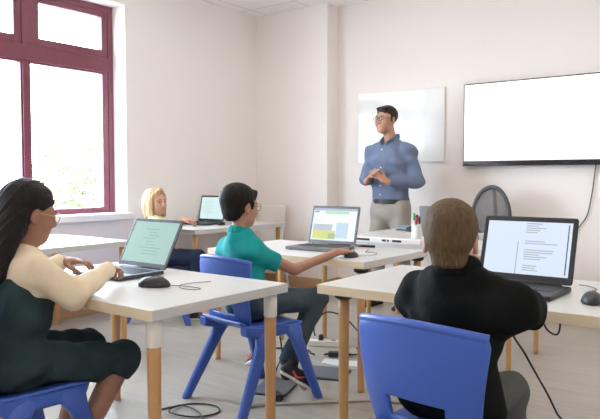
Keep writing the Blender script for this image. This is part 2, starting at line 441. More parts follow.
def make_chair(label):
    t = thing('classroom_chair', label, 'chair', (0,0,0), 0, 'blue plastic classroom chairs')
    # seat
    bm = BM(); nu, nv = 16, 16; g = []
    for j in range(nv+1):
        v = j/nv*2-1; row = []
        for i in range(nu+1):
            u = i/nu*2-1
            hw = .196+.010*v-.010*abs(v)**3
            y = v*.205
            z = .440-.014*(1-u*u)*(1-min(1, v*v*.8))-.016*max(0, v-.55)**2*5+.035*max(0, -v-.6)**2*6
            row.append(bm.verts.new((u*hw*(1-.06*max(0, abs(v)-.8)*5), y, z)))
        g.append(row)
    for j in range(nv):
        for i in range(nu): bm.faces.new((g[j][i], g[j][i+1], g[j+1][i+1], g[j+1][i]))
    s = obj('seat', bm, M_blue, t, smooth=True)
    md = s.modifiers.new('thick', 'SOLIDIFY'); md.thickness = .016; md.offset = -1
    md = s.modifiers.new('round', 'BEVEL'); md.width = .006; md.segments = 2; md.limit_method = 'ANGLE'; md.angle_limit = radians(50)
    # backrest with handle slot
    bm = BM(); nu, nv = 24, 26; g = []
    for j in range(nv+1):
        v = j/nv; row = []
        for i in range(nu+1):
            u = i/nu*2-1
            hw = .172+.05*v**.8 - .012*max(0, v-.93)*14
            z = .445+.345*v-.020*u*u*v
            y = -.178-.055*v-.018*sin(pi*v)+.055*abs(u)**2.2*(.6+.4*v)
            row.append(bm.verts.new((u*hw, y, z)))
        g.append(row)
    for j in range(nv):
        for i in range(nu):
            vm = (j+.5)/nv; um = (i+.5)/nu*2-1
            if .17 < vm < .365 and abs(um) < .52: continue
            bm.faces.new((g[j][i], g[j][i+1], g[j+1][i+1], g[j+1][i]))
    b = obj('backrest', bm, M_blue, t, smooth=True)
    md = b.modifiers.new('thick', 'SOLIDIFY'); md.thickness = .018; md.offset = 0
    md = b.modifiers.new('round', 'BEVEL'); md.width = .006; md.segments = 3; md.limit_method = 'ANGLE'; md.angle_limit = radians(50)
    bm = BM(); P = [g_ for g_ in []]
    pts = []
    for i in range(25):
        u = i/24*2-1; hw = .222-.0118
        pts.append((u*(hw+.001), -.233+.055*abs(u)**2.2, .790-.020*u*u))
    tube(bm, pts, .0135, 10, sm=0)
    obj('top_rim', bm, M_blue, t, smooth=True)
    # frame rails and A-shaped legs
    for sx in (-1, 1):
        bm = BM(); rings = []
        for y, w, z0, z1 in ((-.20, .028, .40, .45), (-.10, .034, .375, .43), (.10, .034, .375, .425), (.185, .028, .395, .425)):
            rings.append([(sx*.178+dx*w, y, zz) for dx, zz in ((-1, z0+.01), (-.7, z0), (.7, z0), (1, z0+.01), (1, z1), (-1, z1))])
        ring_loft(bm, rings)
        obj('side_rail', bm, M_blue, t, bevel=.005)
    for sx in (-1, 1):
        for sy in (-1, 1):
            bm = BM(); rings = []
            for q, (x, y, z, wx, wy) in enumerate(((.186, (.105 if sy > 0 else -.055), .425, .026, .072), (.196, (.15 if sy > 0 else -.095), .335, .025, .038), (.243, sy*.262, .012, .021, .025), (.245, sy*.266, 0, .019, .022))):
                rings.append([(sx*(x+wx*cos(a)*(abs(cos(a))**-.35 if abs(cos(a)) > .05 else 1)), y+wy*sin(a)*(abs(sin(a))**-.35 if abs(sin(a)) > .05 else 1), z) for a in [2*pi*i/16 for i in range(16)]])
            ring_loft(bm, rings)
            obj('leg', bm, M_blue, t, smooth=False)
    return t
def set_place(o, x, y, rz): o.location = (x, y, 0); o.rotation_euler = (0, 0, rz)
ch = make_chair('blue plastic chair with a handle slot, under the boy in the black jacket')
CHAIRS = [(-.838, 1.872, -6, None), (-2.352, 2.648, -9.5, 'blue plastic chair under the boy in the teal polo shirt'),
          (-2.33, 1.275, -3, 'blue plastic chair under the girl in the dark dress'), (-4.29, 3.73, -60, 'blue plastic chair under the blonde child at the back')]
set_place(ch, *CHAIRS[0][:2], radians(CHAIRS[0][2]))
for x, y, a, lb in CHAIRS[1:]:
    c = copy_tree(ch); c['label'] = lb; set_place(c, x, y, radians(a))
for o_ in bpy.data.objects:
    if o_.name.startswith('leg') and o_.parent and o_.parent.name.startswith('classroom_chair') and not o_.modifiers:
        o_.data.polygons.foreach_set('use_smooth', [len(p.vertices) == 4 for p in o_.data.polygons])

# white chair at the back wall
t = thing('plastic_chair', 'white plastic chair with a square back, against the back wall by the corner', 'chair', (-4.60, 5.33, 0), radians(180))
Mw = mat('white_plastic', (.80, .77, .73), .4, var=.02)
obj('seat', rbox(BM(), -.2, .2, -.2, .2, .43, .46, .04), Mw, t, bevel=.006)
bm = BM(); n = 12; rings = []
for z, y in ((.50, -.185), (.62, -.205), (.78, -.225), (.90, -.24)):
    rings.append([(.165*u, y+.03*u*u+d, z) for d, us in ((-.009, range(-6, 7)), (.009, range(6, -7, -1))) for u in [q/6 for q in us]])
ring_loft(bm, rings); obj('backrest', bm, Mw, t, bevel=.006)
for sx in (-1, 1):
    obj('back_post', bar(BM(), (sx*.15, -.17, .44), (sx*.15, -.18, .53), .014), Mw, t, smooth=True)
    for sy in (-1, 1):
        obj('leg', bar(BM(), (sx*.16, sy*.16, .435), (sx*.21, sy*.21, 0), .018, .013), Mw, t, smooth=True)

# mesh office chair
def mesh_mat():
    m = bpy.data.materials.new('chair_mesh_fabric'); m.use_nodes = True; nt = m.node_tree; b = nt.nodes['Principled BSDF']
    b.inputs['Base Color'].default_value = (.16, .155, .15, 1); b.inputs['Roughness'].default_value = .8
    tr = nt.nodes.new('ShaderNodeBsdfTransparent'); mx = nt.nodes.new('ShaderNodeMixShader'); mx.inputs['Fac'].default_value = .55
    nt.links.new(tr.outputs[0], mx.inputs[1]); nt.links.new(b.outputs[0], mx.inputs[2])
    nt.links.new(mx.outputs[0], nt.nodes['Material Output'].inputs['Surface']); return m
M_mesh = mesh_mat(); M_dgrey = mat('dark_grey_plastic', (.045, .047, .05), .5, var=.1)
t = thing('office_chair', 'dark mesh-backed office chair with an oval back, in front of the television', 'chair', (-2.21, 5.38, 0), radians(164))
def oc(a, off=0): return (.192*cos(a)*(1-.10*max(0, -sin(a))), -.235-.03*cos(a)**2*-1+.02*sin(a)+off, .865+.255*sin(a))
bm = BM(); N = 40
rings = []
for i in range(N+1):
    a = 2*pi*i/N; p = Vector(oc(a)); d = (Vector(oc(a+.05))-Vector(oc(a-.05))).normalized(); s = d.cross(Vector((0,1,0))).normalized(); u = s.cross(d)
    rings.append([p+s*.02*cos(2*pi*k/8)+u*.014*sin(2*pi*k/8) for k in range(8)])
ring_loft(bm, rings, cap=False); obj('back_frame', bm, M_dgrey, t, smooth=True)
bm = BM(); c = bm.verts.new((0, -.225, .865)); r_ = [bm.verts.new(oc(2*pi*i/N)) for i in range(N)]
for i in range(N): bm.faces.new((c, r_[i], r_[(i+1) % N]))
o = obj('back_mesh', bm, M_mesh, t, smooth=True); md = o.modifiers.new('thick', 'SOLIDIFY'); md.thickness = .003
bm = BM(); tube(bm, [(0, -.24, 1.10), (0, -.265, .94), (0, -.27, .75), (0, -.22, .52), (0, -.08, .44)], lambda q: .013+.016*q, 10)
obj('spine', bm, M_dgrey, t, smooth=True)
S = Sdf(.008); S.ecap((0, -.10, .47), (0, .12, .475), (1,0,0), (.225, .04), (.225, .035)); S.mesh('seat', mat('black_seat_fabric', (.03, .03, .032), .85, bump=.2, bscale=200), t)
obj('gas_post', lathe(BM(), [(.03, .10), (.03, .26), (.02, .26), (.02, .44), (.07, .44), (.07, .455)], 20), M_dgrey, t, smooth=False)
for k in range(5):
    a = 2*pi*k/5+.3
    l = obj('base_arm', bar(BM(), (0, 0, .10), (.27*cos(a), .27*sin(a), .075), .026, .016), M_dgrey, t, smooth=True)
    bm = BM(); bar(bm, (.27*cos(a)-.02*sin(a), .27*sin(a)+.02*cos(a), .03), (.27*cos(a)+.02*sin(a), .27*sin(a)-.02*cos(a), .03), .03)
    obj('caster', bm, M_black, l)
for sx in (-1, 1):
    bm = BM(); tube(bm, [(sx*.20, .0, .45), (sx*.27, .0, .47), (sx*.275, .0, .66)], .014, 8); tube(bm, [(sx*.275, -.10, .665), (sx*.275, 0, .672), (sx*.275, .13, .668)], .022, 8)
    obj('armrest', bm, M_dgrey, t, smooth=True)

# ------------------------------------------------------------------ television and whiteboard
t = thing('television', 'large wall-mounted flat television with a bright white screen', 'television', (-1.85, 5.87, 0))
W, z0, z1 = .665, 1.315, 2.068
obj('case', box(BM(), -W, W, -.075, -.022, z0, z1), M_blackgloss, t, bevel=.004)
obj('wall_bracket', box(BM(), -.25, .25, -.022, 0, z0+.18, z1-.18), M_black, t)
bm = BM(); bz = z0+.042
box(bm, -W+.010, W-.010, -.0775, -.0748, bz, z1-.010, 0)
def bars(bm, lst, y, mi):
    for xa, xb, za, zb in lst: box(bm, xa, xb, y-.0006, y, za, zb, mi)
bars(bm, [(-.3, -.29, bz, 1.98)] + [(-.18, -.18+.2+.25*((k*37) % 10)/10, 1.88-k*.028-(k//5)*.05, 1.891-k*.028-(k//5)*.05) for k in range(13)], -.0775, 1)
obj('screen', bm, [emis('tv_white', (1., 1., .985), 1.35), emis('tv_faint', (.93, .93, .95), 1.0)], t)
obj('lower_bezel', box(BM(), -W, W, -.082, -.074, z0-.004, z0+.034), M_blackgloss, t, bevel=.003)
bm = BM(); tube(bm, [(-1.36+1.85+.0, -.012, z0+.05), (.478, -.014, 1.25), (.455, -.014, 1.05), (.42, -.014, .88), (.33, -.014, .72), (.30, -.014, .45), (.30, -.02, .2)], .0042, 8)
obj('power_cord', bm, M_rubber, t, smooth=True)
t = thing('whiteboard', 'glossy frameless whiteboard on the back wall behind the standing man', 'whiteboard', (-3.22, 5.87, 0))
obj('board', box(BM(), -.485, .485, -.022, -.004, 1.36, 2.07), mat('whiteboard_enamel', (.85, .86, .85), .10, spec=.30), t, bevel=.003)
bm = BM()
box(bm, -.489, -.485, -.023, -.002, 1.356, 2.074); box(bm, .485, .489, -.023, -.002, 1.356, 2.074); box(bm, -.485, .485, -.023, -.002, 2.07, 2.074); box(bm, -.485, .485, -.023, -.002, 1.356, 1.36)
obj('rim', bm, mat('pale_rim', (.80, .80, .79), .4), t)
o = obj('pipe_clip', box(BM(), -.02, .02, -.014, 0, -.02, 0), M_grey) if False else None

# ------------------------------------------------------------------ laptops
def laptop(label, x, y, rz, tilt, w=.35, d=.235, z=.74, shell=M_lapdark, deck=None, screen='mint', bez=.016):
    t = thing('laptop', label, 'laptop', (x, y, z), rz, 'open laptops on the desks')
    bt = .019; deck = deck or shell
    # origin: hinge line; base extends towards -y
    b = obj('base', rbox(BM(), -w/2, w/2, -d, .008, .003, bt, .012), [shell], t, bevel=.003)
    obj('deck', rbox(BM(), -w/2+.006, w/2-.006, -d+.006, .0, bt-.001, bt+.0012, .008), deck, t)
    bm = BM(); kw = (w-.05)/14; kd = d*.52/5
    for r in range(5):
        cx = -w/2+.025
        cells = [1]*14 if r < 4 else [1.3, 1, 1, 1, 5, 1, 1, 1.2, 1.5]
        for q in cells:
            q_ = q*kw if r < 4 else q*kw*14/sum(cells)
            box(bm, cx+.0012, cx+q_-.0012, -.028-(r+1)*kd+.0012, -.028-r*kd-.0012, bt+.001, bt+.003); cx += q_
    obj('keyboard', bm, M_key, t)
    obj('touchpad', box(BM(), -.055, .05, -d+.016, -d+.016+d*.27, bt+.001, bt+.002), mat('touchpad_grey', (.06, .06, .065), .35), t)
    bm = BM()
    bar(bm, (-w*.40, .006, bt+.003), (w*.40, .006, bt+.003), .006)
    obj('hinge', bm, M_lapdark, t, smooth=True)
    for k in range(2):
        obj('foot', box(BM(), (-.4+.8*k)*w-.012, (-.4+.8*k)*w+.012, -d+.015, -.01, 0, .004), M_rubber, t)
    # lid
    h = d*1.0; M = Matrix.Translation((0, .008, bt+.004)) @ Matrix.Rotation(radians(-tilt), 4, 'X')
    lid = obj('lid', _lid(w, h), shell, t, bevel=.0025); lid.matrix_local = M
    bm = BM(); sw, s0, s1 = w/2-bez, bez*1.5, h-bez*1.1; y = -.0001
    def R(xa, xb, za, zb, mi, lift=.0004): box(bm, -sw+xa*2*sw, -sw+xb*2*sw, y-lift, y, s0+za*(s1-s0), s0+zb*(s1-s0), mi)
    R(0, 1, 0, 1, 0, .0003)
    rnd = random.Random(hash(screen) % 7 if False else len(screen))
    if screen == 'mint':
        for k in range(9): R(.40-.1*(k % 3 == 0), .55+.25*rnd.random(), .80-k*.075, .825-k*.075, 1)
        ms = [emis('screen_mint', (.46, .72, .65), .78), emis('screen_mint_text', (.36, .60, .55), .72)]
    elif screen == 'text':
        R(.385, .395, 0, .62, 1, .0005); R(.955, .968, .04, .96, 3, .0005)
        for k in range(22):
            if k in (5, 6, 7, 10, 11, 17, 18): continue
            R(.47, .47+.12+.28*rnd.random(), .955-k*.042, .972-k*.042, 2, .0005)
        ms = [emis('screen_cool_white', (.70, .80, .95), 1.0), emis('screen_grey', (.42, .48, .6), .8), emis('screen_text', (.45, .52, .62), .8), emis('screen_scroll', (.12, .13, .2), .5)]
    elif screen == 'site':
        R(0, 1, .93, 1, 1, .0005); R(.27, .82, .83, .92, 2, .0006); R(.02, .13, .86, .92, 3, .0006)
        R(.03, .55, .03, .30, 4, .0005); R(.03, .48, .30, .50, 5, .0005); R(.56, .84, .08, .56, 6, .0005); R(.03, .20, .60, .63, 2, .0005)
        R(.40, .56, .05, .22, 7, .0006)
        ms = [emis('screen_white', (.88, .95, .95), 1.0), emis('screen_bar', (.45, .55, .7), .9), emis('screen_green', (.45, .82, .50), .95), emis('screen_icon', (.3, .45, .7), .9),
              emis('screen_yellow', (.72, .75, .22), .9), emis('screen_mauve', (.55, .60, .72), .9), emis('screen_sky', (.55, .72, .86), .95), emis('screen_olive', (.45, .55, .30), .9)]
    else:
        for k in range(6): R(.15, .45+.3*rnd.random(), .78-k*.1, .80-k*.1, 1, .0005)
        ms = [emis('screen_pale', (.66, .86, .86), 1.), emis('screen_pale_text', (.5, .7, .74), .9)]
    obj('screen', bm, ms, lid)
    obj('webcam', lathe(BM(), [(.0022, 0), (.0022, .0008)], 10), M_black, lid, loc=(0, -.0002, h-.006), rot=(pi/2, 0, 0))
    return t
def _lid(w, h):
    bm = BM(); r = .012; pts = []
    for cx, cz, a0 in ((w/2-r, h-r, 0), (-w/2+r, h-r, pi/2), (-w/2+r, r, pi), (w/2-r, r, 3*pi/2)):
        for i in range(5):
            a = a0+pi/2*i/4; pts.append((cx+r*cos(a), cz+r*sin(a)))
    return ring_loft(bm, [[(x, yy, z) for x, z in pts] for yy in (0, .008)])
laptop('open dark laptop with a mint green screen in front of the girl', -2.575, 2.065, 0, 28, w=.36, d=.26, screen='mint', deck=M_keysilver)
laptop('open graphite laptop showing a colourful page in front of the boy in teal', -2.465, 3.555, radians(2), 14.5, w=.372, d=.258, shell=M_lapgrey, screen='site')
laptop('large open black laptop with a page of text in front of the boy in black', -.925, 2.757, radians(-.5), 17, w=.40, d=.282, shell=M_black, screen='text', bez=.02)
laptop('open dark laptop with a pale screen on the desk by the back left wall', -4.75, 4.71, radians(4), 12, w=.335, d=.265, screen='pale')
laptop('grey laptop on the man\'s desk, mostly hidden behind the fair-haired boy\'s head', -2.02, 4.34, radians(178), 14, w=.33, z=.75, shell=mat('silver_shell', (.22, .22, .23), .4), screen='pale')

def mouse(label, x, y, rz, z=.74, cord=None, big=1., cname=M_black):
    t = thing('computer_mouse', label, 'mouse', (x, y, z), rz, 'computer mice on the desks')
    S = Sdf(.0025); b = big
    S.ell((0, 0, .006*b), (.031*b, .055*b, .030*b), None, .004); S.half((0,0,.0015), (0,0,-1), .001)
    S.ecap((0, -.02*b, .008), (0, .02*b, .008), (1,0,0), (.03*b, .007), (.028*b, .007), .006)
    S.half((0,0,.0005), (0,0,-1), .001)
    S.mesh('shell', [cname], t)
    bm = BM(); bar(bm, (-.003, .028*b, .030*b), (.003, .028*b, .030*b), .007); obj('scroll_wheel', bm, M_grey, t)
    if cord:
        bm = BM(); tube(bm, [(0, .052*b, .008)]+cord, .0018, 6); obj('cord', bm, mat('grey_cord', (.12, .12, .125), .5), t, smooth=True)
    return t
mouse('black mouse on the front left desk beside the girl\'s laptop', -2.165, 1.815, radians(-62), cord=[(-.02, .10, .004), (.0, .17, .003), (.03, .215, .003), (.055, .195, .003), (.04, .14, .003), (-.03, .10, .003), (-.10, .13, .003), (-.16, .20, .003)], big=1.28)
mouse('black mouse under the hand of the boy in teal', -2.065, 3.19, radians(-8), cord=[(.0, .10, .004), (.03, .17, .003), (-.02, .26, .003), (-.10, .25, .003), (-.13, .31, .003), (-.18, .37, .004)])
mouse('black mouse on the right desk beside the large laptop', -.60, 2.56, radians(12), cord=[(0, .10, .004), (.02, .17, .003), (.0, .25, .003), (.01, .30, .004), (-.02, .36, .006), (-.06, .37, .008)], big=1.2)
mouse('dark mouse beside the laptop on the back left desk', -4.485, 4.60, radians(5), cord=[(0, .1, .004), (-.02, .2, .003), (-.05, .3, .003)])
mouse('black mouse beside the folded blue cloth on the man\'s desk', -2.585, 4.95, radians(-60), z=.75, cord=[(0, .08, .004), (.05, .12, .003), (.12, .10, .003)], big=1.2)

# things on the man's desk
t = thing('folded_cloth', 'folded blue-grey cloth beside a mouse on the man\'s desk', 'cloth', (-2.71, 5.03, .75), radians(20))
S = Sdf(.004)
S.ecap((-.06, 0, .014), (.06, 0, .014), (0,1,0), (.055, .014), (.05, .013), .01); S.ecap((-.045, .01, .032), (.05, .0, .034), (0,1,0), (.045, .011), (.035, .010), .008); S.half((0,0,0), (0,0,-1), .002)
S.mesh('folds', mat('bluegrey_cloth', (.22, .27, .36), .8, bump=.3, bscale=60), t)
t = thing('pen_pot', 'white pot holding markers on the man\'s desk, left of the fair-haired boy\'s head', 'pot', (-2.262, 4.385, .75))
bm = BM(); lathe(bm, [(.034, 0), (.036, .004), (.037, .102), (.034, .102), (.033, .008), (0.001, .006)], 24); obj('pot', bm, M_sill, t, smooth=False)
for i, (dx, dy, c, nm, h) in enumerate(((-.016, .005, (.55, .03, .03), 'red', .165), (.006, -.012, (.6, .04, .04), 'scarlet', .155), (-.004, .017, (.03, .03, .03), 'black', .17), (-.012, -.014, (.05, .35, .12), 'green', .185), (.02, .01, (.04, .04, .05), 'dark', .16))):
    lab = {'red': 'red marker standing in the white pen pot', 'scarlet': 'bright red capped marker at the front of the white pen pot', 'black': 'black marker at the back of the white pen pot', 'green': 'green marker, the tallest one in the white pen pot', 'dark': 'dark marker on the right side of the white pen pot'}[nm]
    p = thing('marker', lab, 'marker', (-2.262+dx, 4.385+dy, .757), 0, 'markers in the pen pot')
    obj('barrel', lathe(BM(), [(.0065, 0), (.0075, .004), (.0075, h-.05)], 12), mat('marker_barrel', (.7, .7, .68), .4), p, smooth=True)
    obj('cap', lathe(BM(), [(.0085, h-.055), (.0085, h-.006), (.005, h)], 12), mat('marker_'+nm, c, .35), p, smooth=True)
t = thing('socket_strip', 'white strip with dark slots lying along the front of the man\'s desk', 'power strip', (-2.30, 3.965, .75))
obj('housing', box(BM(), -.30, .30, -.028, .028, 0, .036), M_sill, t, bevel=.006)
bm = BM()
for a, b in ((-.235, -.095), (.005, .035), (.045, .06), (.085, .155)): box(bm, a, b, -.0295, -.027, .012, .026)
obj('slot', bm, mat('dark_slot', (.05, .02, .02), .5), t)
t = thing('marker_pen', 'dark marker pen lying behind the graphite laptop', 'pen', (-2.30, 3.72, .7485), radians(3))
bm = BM(); bar(bm, (-.07, 0, 0), (.03, 0, 0), .0082); obj('barrel', bm, mat('maroon_pen', (.12, .03, .03), .4), t, smooth=True)
bm = BM(); bar(bm, (.03, 0, 0), (.075, 0, 0), .0085, .0078); obj('cap', bm, M_black, t, smooth=True)

# ------------------------------------------------------------------ floor clutter
def cable(label, pts, r=.004, m=None, name='cable', g='loose cables'):
    o = obj(name, tube(BM(), pts, r, 8), m or M_rubber, None, smooth=True); return tag(o, label, 'cable', g)
def floorbox(label, x, y, rz, w, d):
    t = thing('floor_slab', label, 'slab', (x, y, 0), radians(rz), 'grey slabs on the floor')
    obj('plate', rbox(BM(), -w/2, w/2, -d/2, d/2, .0, .012, .035), mat('slate_plastic', (.13, .145, .17), .45, var=.06), t, bevel=.004)
    obj('edge_pad', rbox(BM(), -w/2-.004, w/2+.004, -d/2-.004, d/2+.004, .0, .006, .037), M_rubber, t)
floorbox('grey rounded slab flat on the floor beneath the boy in teal\'s raised shoe', -2.36, 2.86, 20, .20, .30)
floorbox('dark grey slab flat on the floor just right of the boy in teal\'s chair leg', -2.28, 3.25, 20, .26, .24)
t = thing('paper_sheet', 'white sheet lying on the floor behind the dark grey slab', 'paper', (-2.30, 3.52, .0), radians(20))
obj('sheet', box(BM(), -.17, .15, -.06, .06, .0005, .0025), M_sill, t)
def strip(label, x, y, rz, n):
    t = thing('power_strip', label, 'power strip', (x, y, 0), radians(rz))
    obj('housing', box(BM(), -.05-.045*n, .05+.045*n, -.03, .03, 0, .042), M_whiteleg, t, bevel=.008)
    for k in range(n):
        c = -.045*(n-1)+.09*k
        s = obj('socket', lathe(BM(), [(.021, .0425), (.021, .0432)], 16), M_grey, t, loc=(c, 0, 0))
        if k == 0:
            obj('plug', lathe(BM(), [(.019, .043), (.017, .075), (.009, .082)], 12), M_black, t, loc=(c, 0, 0), smooth=True)
    obj('switch', box(BM(), .03+.045*n, .045+.045*n, -.01, .01, .042, .047), M_black, t)
strip('white power strip on the floor behind the boy in teal\'s leg', -2.66, 3.80, 28, 2)
def adapter(label, x, y, rz, L=.12):
    t = thing('power_adapter', label, 'adapter', (x, y, 0), radians(rz), 'black adapters on the floor')
    obj('brick', box(BM(), -L/2, L/2, -.026, .026, 0, .032), M_black, t, bevel=.006)
    bm = BM(); bar(bm, (L/2-.002, 0, .016), (L/2+.03, 0, .012), .009, .005); bar(bm, (-L/2+.002, 0, .016), (-L/2-.03, 0, .012), .009, .005); obj('strain_relief', bm, M_rubber, t, smooth=True)
adapter('black laptop adapter on the floor left of the wooden leg with the black bracket', -2.44, 3.62, 35, .14)
adapter('black adapter on the floor under the shoe of the boy in teal', -2.235, 2.715, -35, .09)
adapter('small black adapter on the floor behind the dark grey slab', -2.36, 3.86, 20, .10)
cable('thin black cable arching from the white power strip', [(-2.74, 3.76, .07), (-2.75, 3.77, .15), (-2.69, 3.83, .235), (-2.58, 3.90, .20), (-2.50, 3.98, .08), (-2.45, 4.02, .006)], .005)
cable('thick beige cable curving over the floor at the bottom middle', [(-2.27, 2.50, .008), (-2.20, 2.60, .008), (-2.05, 2.74, .008), (-1.95, 2.84, .008), (-1.80, 2.98, .008), (-1.60, 3.08, .008), (-1.4, 3.2, .008)], .0085, mat('beige_cable', (.42, .38, .33), .5))
cable('thin black cable running from the desk past the boy in teal\'s chair', [(-2.33, 2.86, .30), (-2.31, 2.85, .20), (-2.33, 2.82, .10), (-2.27, 2.74, .03), (-2.22, 2.715, .014)], .004)
cable('black looped cable coiled on the floor at the front left leg', [(-2.60, 2.20, .005), (-2.54, 2.36, .005), (-2.42, 2.42, .005), (-2.33, 2.36, .005), (-2.38, 2.24, .006), (-2.52, 2.20, .012), (-2.55, 2.30, .012), (-2.42, 2.30, .010), (-2.30, 2.22, .005), (-2.28, 2.08, .005), (-2.36, 1.98, .005)], .0045)
cable('black cable on the floor from the adapter towards the table leg', [(-2.90, 3.52, .006), (-2.70, 3.60, .006), (-2.62, 3.55, .008), (-2.58, 3.535, .008)], .006)
cable('tangled black cable behind the wooden leg with the black bracket', [(-2.37, 3.68, .012), (-2.28, 3.80, .006), (-2.36, 3.95, .006), (-2.22, 4.05, .006), (-2.12, 3.92, .03), (-2.20, 3.82, .006), (-2.05, 3.72, .006)], .006)
cable('thin pale cable running straight across the floor beyond the chair of the boy in teal', [(-3.1, 3.45, .004), (-2.8, 3.42, .004), (-2.5, 3.42, .004), (-2.2, 3.42, .004), (-1.95, 3.5, .004)], .0035, mat('pale_cable', (.6, .6, .58), .5))
cable('black cable hanging down from the right desk to the floor', [(-1.13, 3.06, .698), (-1.114, 3.08, .59), (-1.101, 3.10, .526), (-1.087, 3.12, .441), (-1.043, 3.15, .358), (-1.004, 3.20, .255), (-.964, 3.28, .128), (-.93, 3.32, .03), (-.90, 3.30, .006), (-.84, 3.05, .006), (-.80, 2.8, .006)], .0055)
cable('black cable sagging in a loop under the right desk', [(-.95, 3.05, .698), (-.94, 3.05, .60), (-.916, 3.05, .521), (-.882, 3.06, .487), (-.859, 3.07, .498), (-.853, 3.07, .58), (-.853, 3.07, .698)], .0045)
t = thing('cable_plug', 'black plug block hanging on a cable under the right desk', 'plug', (-1.44, 4.02, .33))
S = Sdf(.004); S.ecap((-.02, 0, -.02), (.02, 0, .02), (0,1,0), (.03, .025), (.03, .025), .01); S.ball((.03, 0, -.035), .022, .008); S.mesh('block', M_black, t)
bm = BM(); tube(bm, [(-.02, 0, .03), (-.14, -.0, .10), (-.30, 0, .13), (-.5, .05, .25), (-.55, .08, .38)], .004, 6); obj('cord', bm, M_rubber, t, smooth=True)
# ------------------------------------------------------------------ people
def rot(yaw, pitch=0., roll=0.):
    """head frame: columns = right(x), forward(y), up(z); yaw 0 looks along +Y, positive turns left; pitch>0 looks up"""
    return np.array((Matrix.Rotation(radians(yaw), 3, 'Z') @ Matrix.Rotation(radians(pitch), 3, 'X') @ Matrix.Rotation(radians(roll), 3, 'Y')))
class HeadFrame:
    def __init__(self, c, R, s): self.c, self.R, self.s = V3(c), R, s
    def p(self, *q): return self.c+self.R@(V3(q)*self.s)
    def v(self, *q): return self.R@V3(q)
SKIN, LIP, EYE, IRIS, BROW = 0, 1, 2, 3, 4
def head(S, H, lean=1., smile=False):
    s = H.s; R = H.R
    def E(c, r, k=.02, m=0, op='u', RR=None): S.ell(H.p(*c), V3(r)*s, R if RR is None else R@RR, k*s, m, op)
    E((0, -.012, .036), (.076, .094, .084)); E((0, .030, -.030), (.060*lean, .066, .080), .03)
    E((0, .062, -.092), (.026, .022, .020), .03); E((0, .03, -.075), (.050*lean, .045, .030), .03)
    for x in (-1, 1):
        E((x*.036, .060, -.030), (.025, .024, .026), .02); E((x*.042, .042, .014), (.026, .034, .032), .02)
        S.cap(H.p(x*.012, .084, .020), H.p(x*.044, .072, .018), .009*s, .008*s, .012)                                 # brow ridge
        E((x*.0295, .087, .001), (.0175, .016, .0095), .004, 0, 's')
        S.ecap(H.p(x*.015, .079, .0085), H.p(x*.044, .070, .0075), H.v(0, 0, 1), (.0030*s, .0050*s), None, .003)       # upper lid
        S.ecap(H.p(x*.016, .078, -.0080), H.p(x*.043, .070, -.0070), H.v(0, 0, 1), (.0022*s, .0040*s), None, .003)     # lower lid
        E((x*.077, -.006, -.008), (.008, .018, .030), .006, 0, 'u', rot(x*-18)); E((x*.085, -.002, -.004), (.004, .010, .018), .004, 0, 's')
        S.ball(H.p(x*.0775, -.002, -.034), .008*s, .006); S.ball(H.p(x*.009, .099, -.031), .0085*s, .008)
    S.cap(H.p(0, .090, .010), H.p(0, .107, -.024), .008*s, .0115*s, .012)
    w = .027 if smile else .022; dz = .006 if smile else .001
    H.lips = []
    for x in (-1, 1):
        for a, b, r0, r1 in (((0, .0935, -.0535), (x*w, .0850, -.0555+dz), .0044, .0026), ((0, .0925, -.0605), (x*w*.92, .0850, -.0580+dz), .0050, .0026)):
            S.cap(H.p(*a), H.p(*b), r0*s, r1*s, .004); H.lips.append((H.p(*a), H.p(*b), r0*s))
        if smile: S.ball(H.p(x*.037, .067, -.034), .017*s, .012)
def facial(H, P, fm):
    """eyeballs with iris, and eyebrows"""
    org = V3(P.location); s = H.s
    for x in (-1, 1):
        c = Vector(H.p(x*.0292, .0695, .001)-org); f = Vector(H.v(0, 1, 0)); bm = BM()
        bmesh.ops.create_uvsphere(bm, u_segments=24, v_segments=18, radius=.0125*s)
        q = f.to_track_quat('Z', 'Y').to_matrix().to_4x4(); q.translation = c
        for fc in bm.faces:
            z = fc.calc_center_median().z/(.0125*s); fc.material_index = 2 if z > .965 else 1 if z > .86 else 0
        bm.transform(q); obj('eye', bm, [fm['white'], fm['iris'], M_black], P, smooth=True)
        bm = BM(); pts = [H.p(x*.012, .0905, .0205)-org, H.p(x*.024, .0905, .0245)-org, H.p(x*.037, .0840, .0250)-org, H.p(x*.048, .0715, .0205)-org]
        tube(bm, pts, lambda t: (.0034*(1-.55*t)+.0006)*s, 8); obj('eyebrow', bm, fm['brow'], P, smooth=True)
